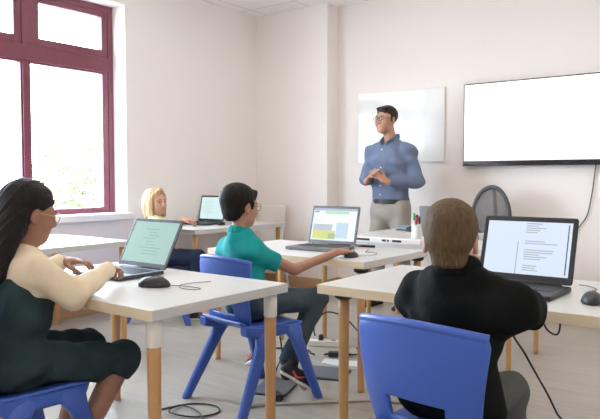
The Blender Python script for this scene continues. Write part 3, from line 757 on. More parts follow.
def hand(S, w, d, n, right=True, s=1., curl=(.35, .5, .4), spread=.10, thumb=(.75, .55, .25), m=0, curls=None):
    """wrist w, finger direction d, palm-facing direction n"""
    w, d, n = V3(w), nrm(d), V3(n); n = nrm(n-d*(n@d)); t = np.cross(d, n)*(1 if right else -1)
    S.ecap(w-d*.012*s, w+d*.045*s, t, (.026*s, .019*s), (.038*s, .016*s), .014, m)
    S.ecap(w+d*.040*s, w+d*.082*s, t, (.038*s, .015*s), (.039*s, .0115*s), .012, m)
    for i, (o, L, r) in enumerate(((.029, .074, .0092), (.0095, .082, .0095), (-.0105, .076, .009), (-.029, .060, .0080))):
        p = w+d*(.084-.006*abs(i-1.2))*s+t*o*s-n*.001*s; a = 0.; cu = curls[i] if curls else curl
        for j, fr in enumerate((.46, .31, .23)):
            a += cu[j]; dd = nrm(d*cos(a)+n*sin(a)+t*(1.5-i)*spread*cos(a)); q = p+dd*L*fr*s
            S.cap(p, q, r*s*(1-.09*j), r*s*(.93-.10*j), .004, m); p = q
    p = w+d*.022*s+t*.026*s+n*.004*s; q = p+nrm(d*thumb[0]+t*thumb[1]+n*thumb[2])*.042*s
    S.cap(p, q, .0140*s, .0105*s, .010, m); q2 = q+nrm(d*(thumb[0]+.5)+t*thumb[1]*.35+n*thumb[2])*.032*s
    S.cap(q, q2, .0105*s, .009*s, .003, m); S.cap(q2, q2+nrm(d*(thumb[0]+.6)+t*.05+n*thumb[2]*1.4)*.018*s, .009*s, .0075*s, .003, m)
def lerp(a, b, t): return V3(a)*(1-t)+V3(b)*t
def add(a, *b): return V3(a)+V3(b)
def skin(tag_, c): return mat('skin_'+tag_, c, .5, var=.05, vscale=25, sub=.0, bump=.03, bscale=300)
def face_mats(tag_, c, lip, brow, iris=(.03, .015, .008)):
    m = skin(tag_, c); nt = m.node_tree; b = nt.nodes['Principled BSDF']
    at = nt.nodes.new('ShaderNodeAttribute'); at.attribute_name = 'lip'; mx = nt.nodes.new('ShaderNodeMix'); mx.data_type = 'RGBA'
    src = b.inputs['Base Color'].links[0].from_socket
    nt.links.new(src, mx.inputs['A']); mx.inputs['B'].default_value = (*lip, 1); nt.links.new(at.outputs['Fac'], mx.inputs['Factor'])
    nt.links.new(mx.outputs['Result'], b.inputs['Base Color'])
    return dict(skin=m, white=mat('eye_white', (.62, .60, .58), .2), iris=mat('iris_'+tag_, iris, .15), brow=mat('brow_'+tag_, brow, .7, spec=.2))
def strand(H, amp=.003, f=60, ax=0):
    """hair-lock relief: ridges running down and round the head"""
    def g(x, y, z):
        u = (x-H.c[0])*H.R[0, 0]+(y-H.c[1])*H.R[1, 0]+(z-H.c[2])*H.R[2, 0]
        v = (x-H.c[0])*H.R[0, 1]+(y-H.c[1])*H.R[1, 1]+(z-H.c[2])*H.R[2, 1]
        q = (x-H.c[0])*H.R[0, 2]+(y-H.c[1])*H.R[1, 2]+(z-H.c[2])*H.R[2, 2]
        th = np.arctan2(u, v+.0001)
        return amp*(np.sin(th*17+q*f*.25)+.6*np.sin(th*29-q*f*.4+1.3)+.5*np.sin(q*f+th*5))*.6
    return g
def folds(amp, fx, fy, fz, ph=0.):
    def g(x, y, z): return amp*(np.sin(fx*x+fy*y+fz*z+ph+1.7*np.sin(.6*fz*x-.5*fx*z+ph))+.55*np.sin(1.9*fy*x-1.7*fx*y+1.6*fz*z+2*ph))
    return g
def limb(S, a, b, c, r, k=.02, m=0): S.cap(a, b, r[0], r[1], k, m); S.cap(b, c, r[1]*1.0, r[2], k, m)
def glasses(H, m, parent, org, name='glasses'):
    bm = BM(); s = H.s; o = V3(org)
    for x in (-1, 1):
        pts = []
        for i in range(25):
            a = 2*pi*i/24; pts.append(H.p(x*.031+.024*cos(a)*abs(cos(a))**-.25 if abs(cos(a)) > .02 else x*.031, .104-.06*abs(x*.031+.024*cos(a))*.6, .002+.019*sin(a))-o)
        tube(bm, pts, .0016, 6, sm=0, cap=False)
        tube(bm, [H.p(x*.056, .098, .006)-o, H.p(x*.076, .06, .004)-o, H.p(x*.080, .012, .004)-o, H.p(x*.081, -.006, -.004)-o], .0015, 6, sm=4)
    tube(bm, [H.p(-.009, .104, .008)-o, H.p(0, .107, .010)-o, H.p(.009, .104, .008)-o], .0015, 6, sm=4)
    g = obj(name, bm, m, parent, smooth=True)
    bm = BM()
    for x in (-1, 1):
        vs = []
        for i in range(20):
            a = 2*pi*i/20; vs.append(bm.verts.new(Vector(H.p(x*.031+.023*cos(a), .103-.036*abs(x*.031+.023*cos(a)), .002+.018*sin(a))-o)))
        bm.faces.new(vs)
    obj('lens', bm, M_lens, g)
def lens_mat():
    m = M_glass.copy(); m.name = 'spectacle_lens'
    for n in m.node_tree.nodes:
        if n.type == 'MIX_SHADER': n.inputs['Fac'].default_value = .012
    return m
M_lens = lens_mat()
def shoe(S, heel, toe, up, s=1., m_up=0, m_sole=1):
    heel, toe, up = V3(heel), V3(toe), nrm(up); d = nrm(toe-heel); up = nrm(up-d*(up@d)); sd = np.cross(d, up); L = np.linalg.norm(toe-heel)
    S.ecap(heel+up*.012*s, toe-d*.03*s+up*.012*s, sd, (.033*s, .012*s), (.042*s, .012*s), .006, m_sole)
    S.ecap(heel+d*.01+up*.045*s, heel+d*L*.45+up*.045*s, sd, (.032*s, .038*s), (.036*s, .034*s), .012, m_up)
    S.ecap(heel+d*L*.40+up*.036*s, toe-d*.035*s+up*.026*s, sd, (.038*s, .032*s), (.040*s, .020*s), .02, m_up)
    S.cap(heel+d*.035*s+up*.06*s, heel+d*.03*s+up*.095*s, .036*s, .038*s, .015, m_up)
def person(label, org): return thing('person', label, 'person', org, 0, None)

def body(name, P, J, s, mats, hands, H, feet=True, res=.0036, lean=1., smile=False, neck=.046):
    """J: joints in world space.  One continuous figure from head to toes."""
    S = Sdf(res); sd = nrm(V3(J['shR'])-V3(J['shL'])); hs = nrm(V3(J['hipR'])-V3(J['hipL']))
    pel, wai, che, nk = V3(J['pel']), V3(J['wai']), V3(J['che']), V3(J['nk'])
    S.ecap(pel, wai, hs, (.135*s, .095*s), (.115*s, .085*s), .03); S.ecap(wai, che, sd, (.115*s, .085*s), (.135*s, .095*s), .03)
    S.ecap(che, lerp(che, nk, .75), sd, (.135*s, .09*s), (.075*s, .06*s), .03)
    S.cap(nk, H.p(0, -.01, -.03), neck*s, neck*s*.95, .025)
    S.cap(lerp(J['shL'], J['shR'], .05), lerp(J['shL'], J['shR'], .95), .05*s, .05*s, .03)
    for q in 'LR':
        limb(S, J['sh'+q], J['el'+q], J['wr'+q], (.048*s, .036*s, .025*s), .02)
        limb(S, J['hip'+q], J['kn'+q], J['an'+q], (.075*s, .053*s, .036*s), .03)
        S.cap(lerp(J['kn'+q], J['an'+q], .08), lerp(J['kn'+q], J['an'+q], .55), .050*s, .042*s, .03)
        if feet: S.ecap(J['an'+q], J['toe'+q], hs, (.034*s, .034*s), (.036*s, .02*s), .02)
    head(S, H, lean, smile)
    for a in hands: hand(S, *a[0], **a[1])
    o = S.mesh('body', mats['skin'], P, P.location); me = o.data
    co = np.zeros(len(me.vertices)*3, np.float32); me.vertices.foreach_get('co', co); co = co.reshape(-1, 3)+np.array(P.location)
    msk = np.zeros(len(co), np.float32)
    for a, b, r in H.lips:
        ab = b-a; t = np.clip(((co-a)@ab)/(ab@ab), 0, 1); d = np.linalg.norm(co-a-t[:, None]*ab, axis=1)-r
        msk = np.maximum(msk, np.clip(1-(d+.0005)/.0035, 0, 1))
    at = me.attributes.new('lip', 'FLOAT', 'POINT'); at.data.foreach_set('value', msk)
    facial(H, P, mats)
    return o
def sleeve(S, sh, el, wr, r, t=1., k=.02, m=0):
    S.cap(sh, el, r[0], r[1], k, m); S.cap(el, lerp(el, wr, t), r[1], r[2], k, m, flat=True)

# ---- the man -------------------------------------------------------------
mx, my = -3.02, 5.34
J = dict(pel=(mx, my, .98), wai=(mx, my-.01, 1.12), che=(mx-.01, my-.015, 1.36), nk=(mx-.01, my-.0, 1.555), shL=(mx+.182, my+.015, 1.435), shR=(mx-.195, my-.02, 1.435),
         elL=(mx+.262, my+.02, 1.165), elR=(mx-.262, my-.02, 1.185), wrL=(mx+.075, my-.205, 1.165), wrR=(mx-.135, my-.205, 1.175),
         hipL=(mx+.095, my, .93), hipR=(mx-.095, my, .93), knL=(mx+.12, my-.02, .51), knR=(mx-.13, my-.02, .51), anL=(mx+.14, my+.02, .09), anR=(mx-.15, my+.02, .09),
         toeL=(mx+.17, my-.15, .03), toeR=(mx-.19, my-.15, .03))
P = person('smiling man in glasses, blue-grey shirt and grey trousers, standing with hands clasped', (mx, my, 0))
H = HeadFrame((mx-.035, my-.035, 1.735), rot(180-10, 0, 0), 1.10)
body('man', P, J, 1.06, face_mats('man', (.46, .245, .16), (.42, .17, .13), (.03, .018, .012)),
     [((J['wrL'], (-.72, -.40, .56), (-.60, .30, -.70)), dict(right=False, s=1.12, curl=(.12, .25, .2), spread=.20, thumb=(.7, .6, -.2))),
      ((J['wrR'], (.72, -.40, .56), (.60, .30, -.70)), dict(right=True, s=1.12, curl=(.12, .25, .2), spread=.20, thumb=(.7, .6, -.2)))], H, res=.0038, lean=.98, smile=True, neck=.052)
S = Sdf(.004); e = H
S.ell(e.p(0, -.016, .040), V3((.081, .099, .084))*e.s, e.R, .01)
S.ell(e.p(0, .105, -.035), V3((.090, .085, .095))*e.s, e.R, .012, 0, 's'); S.ell(e.p(0, .02, -.105), V3((.10, .12, .085))*e.s, e.R, .01, 0, 's')
for x in (-1, 1):
    S.ell(e.p(x*.085, .0, -.015), V3((.03, .024, .036))*e.s, e.R, .008, 0, 's'); S.cap(e.p(x*.075, .022, .015), e.p(x*.074, .02, -.012), .008*e.s, .005*e.s, .006)
S.ecap(e.p(-.042, .050, .088), e.p(.04, .048, .090), e.v(0, 1, 0), (.026*e.s, .014*e.s), None, .02)
hm = mat('hair_dark_brown', (.030, .019, .013), .55, spec=0.2, var=.4, vscale=60, bump=.5, bscale=120, stretch=(1, 1, .2))
S.mesh('hair', hm, P, P.location, noise=strand(H, .0012, 70))
glasses(H, mat('glasses_dark_metal', (.05, .04, .035), .3), P, P.location)
Msh = mat('blue_grey_shirt', (.150, .185, .275), .8, spec=0.15, var=.10, vscale=14, bump=.25, bscale=25)
S = Sdf(.0045)
sd = nrm(V3(J['shR'])-V3(J['shL']))
S.ecap((mx, my, 1.0), (mx, my-.012, 1.14), (1,0,0), (.178, .125), (.172, .118), .03); S.ecap((mx, my-.012, 1.14), (mx-.01, my-.02, 1.36), (1,0,0), (.172, .118), (.185, .122), .03)
S.ecap((mx-.01, my-.02, 1.36), (mx-.01, my, 1.50), (1,0,0), (.185, .12), (.105, .085), .04)
S.cap(lerp(J['shL'], J['shR'], .03), lerp(J['shL'], J['shR'], .97), .056, .056, .07)
for q in 'LR': sleeve(S, J['sh'+q], J['el'+q], J['wr'+q], (.058, .052, .043), .93, .05); S.cap(V3(J['nk'])+V3((0, .01, -.055)), V3(J['sh'+q])+V3((0, 0, .005)), .060, .055, .05)
S.half((mx, my, 1.000), (0, 0, -1), .004, lo=(mx-.22, my-.2, .8), hi=(mx+.22, my+.2, 1.03))
S.cap((mx-.012, my-.03, 1.54), (mx-.03, my-.10, 1.66), .058, .07, .012, 0, 's')
sh = S.mesh('shirt', Msh, P, P.location, noise=folds(.0042, 22, 10, 34))
S = Sdf(.004)
for x in (-1, 1):   # collar wings
    S.ecap((mx-.012+x*.062, my+.015, 1.575), (mx-.018+x*.030, my-.108, 1.512), (x*.4, -.2, .9), (.026, .009), (.030, .008), .01)
S.ecap((mx-.07, my+.04, 1.585), (mx+.05, my+.045, 1.585), (0, -.2, 1), (.026, .012), None, .015)
S.mesh('collar', Msh, sh, P.location)
bm = BM()
for k in range(6):
    z = 1.46-k*.082; y = my-.140-.004*abs(k-2) if k > 0 else my-.122
    lathe(bm, [(.0055, 0), (.0055, .003)], 10, c=(0, 0, 0)) if False else bar(bm, Vector((mx-.028, y+.002, z))-P.location, Vector((mx-.028, y-.004, z))-P.location, .0055)
obj('button', bm, M_sill, sh)
bm = BM(); box(bm, mx-.046, mx-.012, my-.1445, my-.134, 1.04, 1.44)
bm.free()
# belt, trousers, shoes
bm = BM(); rings = []
for a in [2*pi*i/40 for i in range(41)]:
    c, s_ = cos(a), sin(a); rings.append([Vector((mx+(.176+o_)*c, my+(.126+o_)*s_, z))-P.location for o_, z in ((0, .965), (.006, .965), (.006, 1.003), (0, 1.003))])
ring_loft(bm, rings, cap=False); b = obj('belt', bm, mat('black_leather', (.02, .018, .017), .4), P, smooth=False)
bm = BM(); box(bm, -.048, -.01, -.137, -.131, .966, 1.002); obj('buckle', bm, M_dgrey, b, bevel=.002)
Mtr = mat('stone_trousers', (.335, .300, .265), .85, spec=0.15, var=.10, vscale=12, bump=.3, bscale=22)
S = Sdf(.005)
S.ecap((mx, my, 1.0), (mx, my, .90), (1,0,0), (.172, .122), (.178, .128), .03)
for q in 'LR': S.cap(J['hip'+q], J['kn'+q], .105, .082, .03); S.cap(J['kn'+q], lerp(J['kn'+q], J['an'+q], .97), .082, .062, .03, flat=True)
S.half((mx, my, 1.0), (0, 0, 1), .003)
S.mesh('trousers', Mtr, P, P.location, noise=folds(.0035, 24, 14, 20, 1.))
for q in 'LR':
    S = Sdf(.004); shoe(S, add(J['an'+q], 0, .05, -.09), add(J['toe'+q], 0, -.06, -.03), (0, 0, 1), 1.15); S.half((0, 0, .001), (0, 0, -1), .001)
    S.mesh('shoe', [mat('black_shoe', (.02, .018, .018), .35), mat('black_sole', (.012, .012, .012), .6)], P, P.location)

# ---- boy in teal ---------------------------------------------------------
J = dict(pel=(-2.37, 2.62, .525), wai=(-2.385, 2.63, .64), che=(-2.405, 2.65, .79), nk=(-2.428, 2.63, .895), shL=(-2.590, 2.70, .795), shR=(-2.315, 2.615, .805),
         elL=(-2.66, 2.76, .60), elR=(-2.235, 2.87, .69), wrL=(-2.615, 2.92, .605), wrR=(-2.095, 3.105, .778),
         hipL=(-2.43, 2.65, .53), hipR=(-2.30, 2.63, .53), knL=(-2.50, 3.02, .50), knR=(-2.215, 3.06, .50), anL=(-2.60, 2.99, .135), anR=(-2.235, 2.80, .165),
         toeL=(-2.69, 3.03, .04), toeR=(-2.135, 2.84, .05))
P = person('dark-haired boy in a teal polo shirt and glasses, sitting with one hand on a mouse', (-2.37, 2.66, 0))
H = HeadFrame((-2.440, 2.655, 1.045), rot(-12, -5), .98)
fm = face_mats('teal', (.40, .205, .130), (.36, .14, .11), (.012, .009, .008))
body('b', P, J, .84, fm, [((J['wrR'], (.12, .97, -.02), (0, .1, -1)), dict(right=True, s=.88, curl=(.25, .35, .25), spread=.14, thumb=(.8, .35, .3))),
     ((J['wrL'], (.3, .95, -.15), (0, 0, -1)), dict(right=False, s=.84, curl=(.25, .3, .25)))], H, lean=1.02)
hb = mat('hair_black', (.009, .007, .006), .6, spec=0.2, var=.4, vscale=60, bump=.5, bscale=120, stretch=(1, 1, .2))
S = Sdf(.004); e = H
S.ell(e.p(0, -.026, .042), V3((.089, .108, .090))*e.s, e.R, .01); S.ell(e.p(0, -.054, -.012), V3((.070, .060, .082))*e.s, e.R, .02)
S.ell(e.p(0, .112, -.052), V3((.092, .085, .10))*e.s, e.R, .025, 0, 's'); S.ell(e.p(0, .045, -.115), V3((.11, .095, .10))*e.s, e.R, .008, 0, 's')
S.half(e.p(0, -.05, -.085), e.v(0, .15, -1), .008)
for x in (-1, 1):
    S.ell(e.p(x*.088, .003, -.016), V3((.03, .026, .036))*e.s, e.R, .008, 0, 's'); S.cap(e.p(x*.078, .028, .02), e.p(x*.077, .024, -.010), .010*e.s, .006*e.s, .008)
S.ecap(e.p(-.050, .058, .068), e.p(.046, .060, .072), e.v(0, .4, 1), (.026*e.s, .014*e.s), (.024*e.s, .013*e.s), .02)
S.mesh('hair', hb, P, P.location, noise=strand(H, .0012, 70))
glasses(H, mat('glasses_brown', (.06, .035, .025), .3), P, P.location)
Mte = mat('teal_pique', (.012, .285, .280), .8, spec=0.15, var=.08, vscale=14, bump=.2, bscale=28)
def torso_cloth(S, J, s, g=.012, low=None, k=.03, wpel=1., m=0):
    sd = nrm(V3(J['shR'])-V3(J['shL'])); hs = nrm(V3(J['hipR'])-V3(J['hipL'])); pel, wai, che, nk = [V3(J[q]) for q in ('pel', 'wai', 'che', 'nk')]
    S.ecap(pel, wai, hs, ((.135*wpel+g)*s+.004, .098*s+g), (.120*s+g, .09*s+g), k, m); S.ecap(wai, che, sd, (.120*s+g, .09*s+g), (.140*s+g, .10*s+g), k, m)
    S.ecap(che, lerp(che, nk, .72), sd, (.140*s+g, .095*s+g), (.085*s+g, .065*s+g), k, m); S.cap(lerp(J['shL'], J['shR'], .04), lerp(J['shL'], J['shR'], .96), .052*s+g, None, k, m)
S = Sdf(.004); torso_cloth(S, J, .84, .016)
for q in 'LR':
    S.cap(J['sh'+q], lerp(J['sh'+q], J['el'+q], .56), .051, .053, .03, flat=True); S.cap(V3(J['nk'])+V3((0, -.01, -.045)), V3(J['sh'+q]), .052, .048, .04)
S.half(add(J['pel'], 0, 0, -.045), (0, 0, -1), .006)
S.cap(add(J['nk'], .0, .01, .005), H.p(0, .02, -.05), .043, .055, .006, 0, 's')
sh = S.mesh('polo_shirt', Mte, P, P.location, noise=folds(.0028, 26, 18, 40))
S = Sdf(.0035)
nkp = V3(J['nk']); N = 14
for i in range(N):
    a0, a1 = [pi*.5+.35+(2*pi-.7)*q/N for q in (i, i+1)]
    S.ecap(nkp+V3((.056*cos(a0), .056*sin(a0)+.004, .012-.016*sin(a0))), nkp+V3((.056*cos(a1), .056*sin(a1)+.004, .012-.016*sin(a1))), (.3*cos(a0), .3*sin(a0), -1), (.021, .0065), None, .006)
S.mesh('collar', Mte, sh, P.location)
Mjean = mat('grey_blue_jeans', (.060, .085, .105), .85, spec=0.15, var=.25, vscale=20, bump=.3, bscale=30)
def trousers(J, s, m, P, org, g=.012, tl=(.96, .96), res=.0045, ph=0.):
    S = Sdf(res); hs = nrm(V3(J['hipR'])-V3(J['hipL']))
    S.ecap(V3(J['pel'])+V3((0, 0, -.01)), V3(J['pel'])+V3((0, 0, .05)), hs, (.14*s+g, .10*s+g), (.13*s+g, .095*s+g), .03)
    for q, t in zip('LR', tl):
        S.cap(J['hip'+q], J['kn'+q], .080*s+g, .060*s+g, .03); S.cap(J['kn'+q], lerp(J['kn'+q], J['an'+q], t), .059*s+g, .048*s+g, .02, flat=True)
    return S.mesh('trousers', m, P, org, noise=folds(.003, 30, 22, 26, ph))
trousers(J, .84, Mjean, P, P.location, .012, (.97, .97))
Mup = mat('black_trainer', (.018, .019, .022), .6, var=.2, bump=.2); Msole = mat('white_sole', (.72, .71, .69), .5)
for q, hl, to, up in (('R', (-2.243, 2.765, .125), (-2.085, 2.885, .018), (.45, .35, .8)), ('L', (-2.565, 2.965, .10), (-2.72, 3.045, .018), (-.4, .2, .9))):
    S = Sdf(.0035); shoe(S, hl, to, up, .88); S.half((0, 0, .001), (0, 0, -1), .001)
    so = S.mesh('shoe', [Mup, Msole], P, P.location)
    d = Vector(to)-Vector(hl); d.normalize(); u = Vector(up); u = (u-d*u.dot(d)).normalized(); sdv = d.cross(u)
    bm = BM()   # curved orange tick on each side of the shoe
    for x in (-1, 1):
        rr = []
        for i in range(9):
            t_ = i/8; c = Vector(hl)+d*(.045+.085*t_)+u*((.052-.020*sin(pi*min(1, t_*1.9)*.5) if t_ < .35 else .032+.030*((t_-.35)/.65)**1.5))+sdv*x*(.0345 if t_ < .3 else .0355)
            wd = .006*(1-abs(t_-.3)*1.25)+.0012
            rr.append([c+u*wd+sdv*x*.003-Vector(P.location), c-u*wd+sdv*x*.003-Vector(P.location), c-u*wd-sdv*x*.004-Vector(P.location), c+u*wd-sdv*x*.004-Vector(P.location)])
        ring_loft(bm, rr)
    obj('tick_mark', bm, mat('orange_tick', (.75, .10, .04), .5), so)
    S = Sdf(.004); S.cap(V3(J['an'+q])+V3((0, 0, .03)), V3(J['an'+q])-V3((0, 0, .05)), .034, .033); S.mesh('sock', mat('dark_sock', (.03, .03, .035), .8), P, P.location)

# ---- girl in the dark dress ------------------------------------------------
J = dict(pel=(-2.31, 1.25, .52), wai=(-2.315, 1.262, .66), che=(-2.32, 1.315, .81), nk=(-2.335, 1.335, .930), shL=(-2.475, 1.40, .870), shR=(-2.220, 1.29, .870),
         elL=(-2.61, 1.53, .755), elR=(-2.150, 1.415, .765), wrL=(-2.625, 1.68, .83), wrR=(-2.275, 1.665, .820),
         hipL=(-2.375, 1.265, .52), hipR=(-2.25, 1.26, .52), knL=(-2.38, 1.64, .485), knR=(-2.165, 1.64, .468), anL=(-2.36, 1.48, .13), anR=(-2.17, 1.43, .155),
         toeL=(-2.36, 1.61, .03), toeR=(-2.17, 1.55, .04))
P = person('girl with long dark hair, cream sleeves and a dark pinafore dress, typing', (-2.31, 1.27, 0))
H = HeadFrame((-2.338, 1.355, 1.066), rot(-9, -13), .98)
fm = face_mats('girl', (.31, .150, .095), (.30, .10, .085), (.012, .009, .008))
body('g', P, J, .84, fm, [((J['wrR'], (-.45, .82, -.10), (-.2, -.1, -1)), dict(right=True, s=.84, curl=(.45, .55, .4), spread=.10, thumb=(.8, .35, .5))),
     ((J['wrL'], (.80, .58, -.06), (.1, -.05, -1)), dict(right=False, s=1.0, spread=.22, curls=((.15, .35, .4), (.20, .35, .35), (.25, .4, .4), (.32, .45, .4)), curl=(.3, .5, .4), thumb=(.7, .6, .5)))], H, lean=1.0)
S = Sdf(.004); e = H
S.ell(e.p(0, -.018, .044), V3((.087, .104, .089))*e.s, e.R, .01); S.ell(e.p(0, -.065, -.02), V3((.080, .062, .10))*e.s, e.R, .03)
S.ell(e.p(0, .108, -.040), V3((.086, .078, .105))*e.s, e.R, .012, 0, 's'); S.ell(e.p(0, .052, -.13), V3((.12, .075, .10))*e.s, e.R, .012, 0, 's')
for x in (-1, 1):
    S.ell(e.p(x*.088, .010, -.020), V3((.032, .026, .042))*e.s, e.R, .008, 0, 's')
    S.ecap(e.p(x*.050, -.055, -.03), e.p(x*.045, -.085, -.15), e.v(1, 0, 0), (.040*e.s, .035*e.s), (.045*e.s, .03*e.s), .03)
b0 = e.p(0, -.09, -.08); b1 = V3((-2.375, 1.185, .88)); b2 = V3((-2.365, 1.125, .64))
S.ecap(b0, b1, (1, .3, 0), (.085, .05), (.105, .042), .04); S.ecap(b1, b2, (1, .3, 0), (.105, .042), (.075, .026), .04)
hg = mat('hair_dark_girl', (.011, .008, .008), .55, spec=0.22, var=.5, vscale=70, bump=.6, bscale=130, stretch=(1, 1, .12))
def girlhair(x, y, z):
    q = 150*(x*.9+y*.35)+14*np.sin(z*9); return .0014*(np.sin(q)+.6*np.sin(q*1.73+1+z*6))
S.mesh('hair', hg, P, P.location, noise=girlhair)
glasses(H, mat('glasses_gold', (.55, .42, .16), .3, metal=.8), P, P.location)
Mcr = mat('cream_knit', (.74, .62, .45), .85, spec=0.15, var=.05, vscale=14, bump=.25, bscale=45)
S = Sdf(.004); torso_cloth(S, J, .84, .013, wpel=.9)
for q in 'LR': sleeve(S, J['sh'+q], J['el'+q], J['wr'+q], (.060, .053, .036), .97, .025)
S.half(add(J['pel'], 0, 0, -.0), (0, 0, -1), .006); S.cap(add(J['nk'], 0, .0, .01), H.p(0, .02, -.05), .046, .055, .008, 0, 's')
S.mesh('jumper', Mcr, P, P.location, noise=folds(.0030, 24, 28, 34, .5))
Mdr = mat('dark_teal_dress', (.026, .046, .050), .8, spec=0.12, var=.25, vscale=14, bump=.35, bscale=26)
S = Sdf(.004); s = .84; g = .020
sd = nrm(V3(J['shR'])-V3(J['shL']))
S.ecap(J['pel'], J['wai'], (1, .05, 0), (.148, .118), (.142, .118), .03); S.ecap(J['wai'], lerp(J['che'], J['nk'], -.1), sd, (.142, .118), (.138, .122), .03, flat=True)
for q in 'LR': S.cap(J['hip'+q], lerp(J['hip'+q], J['kn'+q], 1.), .090, .070, .03); S.cap(J['kn'+q], lerp(J['kn'+q], J['an'+q], .16), .070, .068, .02, flat=True)
S.ecap(lerp(J['hipL'], J['hipR'], .5)+V3((0, -.02, -.01)), lerp(J['knL'], J['knR'], .5)+V3((.015, -.10, .0)), (1, .1, 0), (.15, .075), (.13, .050), .03)
S.ell(add(J['pel'], .0, -.03, -.01), (.165, .135, .075), None, .03)
S.mesh('pinafore_dress', Mdr, P, P.location, noise=folds(.0065, 26, 16, 30))
for q in 'LR':
    S = Sdf(.004); shoe(S, add(J['an'+q], 0, -.035, -.075), add(J['toe'+q], 0, .05, -.02), (0, .1, 1), .82); S.half((0, 0, .001), (0, 0, -1), .001)
    S.mesh('shoe', [mat('dark_shoe', (.03, .025, .025), .5), M_rubber], P, P.location)

# ---- boy in the black jacket -------------------------------------------------
J = dict(pel=(-.835, 1.855, .53), wai=(-.83, 1.855, .67), che=(-.825, 1.885, .80), nk=(-.825, 1.865, .905), shL=(-.985, 1.925, .815), shR=(-.665, 1.905, .815),
         elL=(-1.065, 2.14, .74), elR=(-.695, 2.13, .775), wrL=(-.93, 2.30, .785), wrR=(-.800, 1.995, .872),
         hipL=(-.905, 1.88, .53), hipR=(-.775, 1.88, .53), knL=(-.98, 2.24, .50), knR=(-.775, 2.19, .475), anL=(-.98, 2.16, .10), anR=(-.74, 2.12, .10),
         toeL=(-.98, 2.28, .03), toeR=(-.72, 2.24, .03))
P = person('boy with short fair-brown hair and a black jacket, seen from behind at the right desk', (-.835, 1.86, 0))
H = HeadFrame((-.842, 1.855, 1.010), rot(20, -14), .97)
fm = face_mats('fair', (.50, .235, .165), (.42, .16, .13), (.08, .05, .03), (.10, .12, .15))
body('d', P, J, .88, fm, [((J['wrL'], (.75, .65, -.05), (.1, 0, -1)), dict(right=False, s=.88, curl=(.3, .3, .3))),
     ((J['wrR'], (-.35, .15, .9), (-.7, -.5, -.2)), dict(right=True, s=.88, curl=(.5, .6, .5)))], H)
hf = mat('hair_fair_brown', (.100, .062, .029), .65, spec=0.2, var=.75, vscale=110, bump=.55, bscale=160, stretch=(1, 1, .25))
S = Sdf(.004); e = H
S.ell(e.p(0, -.020, .042), V3((.085, .102, .088))*e.s, e.R, .01); S.ell(e.p(0, -.052, -.005), V3((.074, .058, .064))*e.s, e.R, .02); S.ell(e.p(0, -.046, -.065), V3((.054, .036, .048))*e.s, e.R, .02); S.half(e.p(0, -.08, -.100), e.v(0, .25, -1), .012)
S.ell(e.p(0, .112, -.045), V3((.092, .085, .10))*e.s, e.R, .010, 0, 's')
for x in (-1, 1): S.ell(e.p(x*.090, .006, -.018), V3((.033, .030, .040))*e.s, e.R, .008, 0, 's'); S.cap(e.p(x*.076, .028, .02), e.p(x*.075, .024, -.005), .009*e.s, .005*e.s, .008)
S.mesh('hair', hf, P, P.location, noise=strand(H, .0010, 80))
Mja = mat('black_jacket', (.006, .007, .007), .8, spec=0.1, var=.3, vscale=12, bump=.35, bscale=24)
S = Sdf(.0045); torso_cloth(S, J, .90, .024, wpel=1.22)
for q in 'LR': sleeve(S, J['sh'+q], J['el'+q], J['wr'+q], (.058, .056, .050), .95, .04); S.cap(V3(J['nk'])+V3((0, 0, -.03)), V3(J['sh'+q]), .062, .060, .04)
S.half(add(J['pel'], 0, 0, -.06), (0, 0, -1), .006); S.cap(add(J['nk'], 0, .01, .02), H.p(0, .02, -.04), .048, .06, .006, 0, 's')
sh = S.mesh('jacket', Mja, P, P.location, noise=folds(.0045, 20, 24, 32, .8))
S = Sdf(.004); nkp = V3(J['nk'])
for i in range(14):
    a0, a1 = [pi*.5+.4+(2*pi-.8)*q/14 for q in (i, i+1)]
    S.ecap(nkp+V3((.061*cos(a0), .061*sin(a0)+.004, .022-.016*sin(a0))), nkp+V3((.061*cos(a1), .061*sin(a1)+.004, .022-.016*sin(a1))), (.3*cos(a0), .3*sin(a0), -1), (.026, .012), None, .02)
S.mesh('collar', Mja, sh, P.location)
trousers(J, .88, mat('olive_grey_trousers', (.100, .105, .095), .85, spec=0.12, var=.2, vscale=20, bump=.3, bscale=30), P, P.location, .008, (.95, .95), ph=1.3)
for q in 'LR':
    S = Sdf(.004); shoe(S, add(J['an'+q], 0, -.04, -.10), add(J['toe'+q], 0, .06, -.03), (0, 0, 1), .9); S.half((0, 0, .001), (0, 0, -1), .001)
    S.mesh('shoe', [Mup, Msole], P, P.location)

# ---- blonde child -------------------------------------------------------------
J = dict(pel=(-4.33, 3.71, .525), wai=(-4.34, 3.71, .64), che=(-4.37, 3.71, .76), nk=(-4.405, 3.71, .862), shL=(-4.44, 3.83, .79), shR=(-4.31, 3.58, .79),
         elL=(-4.42, 3.97, .76), elR=(-4.20, 3.66, .66), wrL=(-4.31, 3.955, .835), wrR=(-4.33, 3.76, .60),
         hipL=(-4.33, 3.77, .53), hipR=(-4.27, 3.67, .53), knL=(-4.14, 3.96, .515), knR=(-4.07, 3.87, .515), anL=(-4.13, 3.92, .10), anR=(-4.02, 3.82, .10),
         toeL=(-4.03, 3.98, .03), toeR=(-3.92, 3.90, .03))
P = person('blonde child at the far left desk, turning to look towards the man', (-4.42, 3.66, 0))
H = HeadFrame((-4.415, 3.725, .990), rot(-88, 3), .98)
fm = face_mats('blonde', (.58, .310, .215), (.50, .20, .16), (.30, .20, .09), (.06, .07, .10))
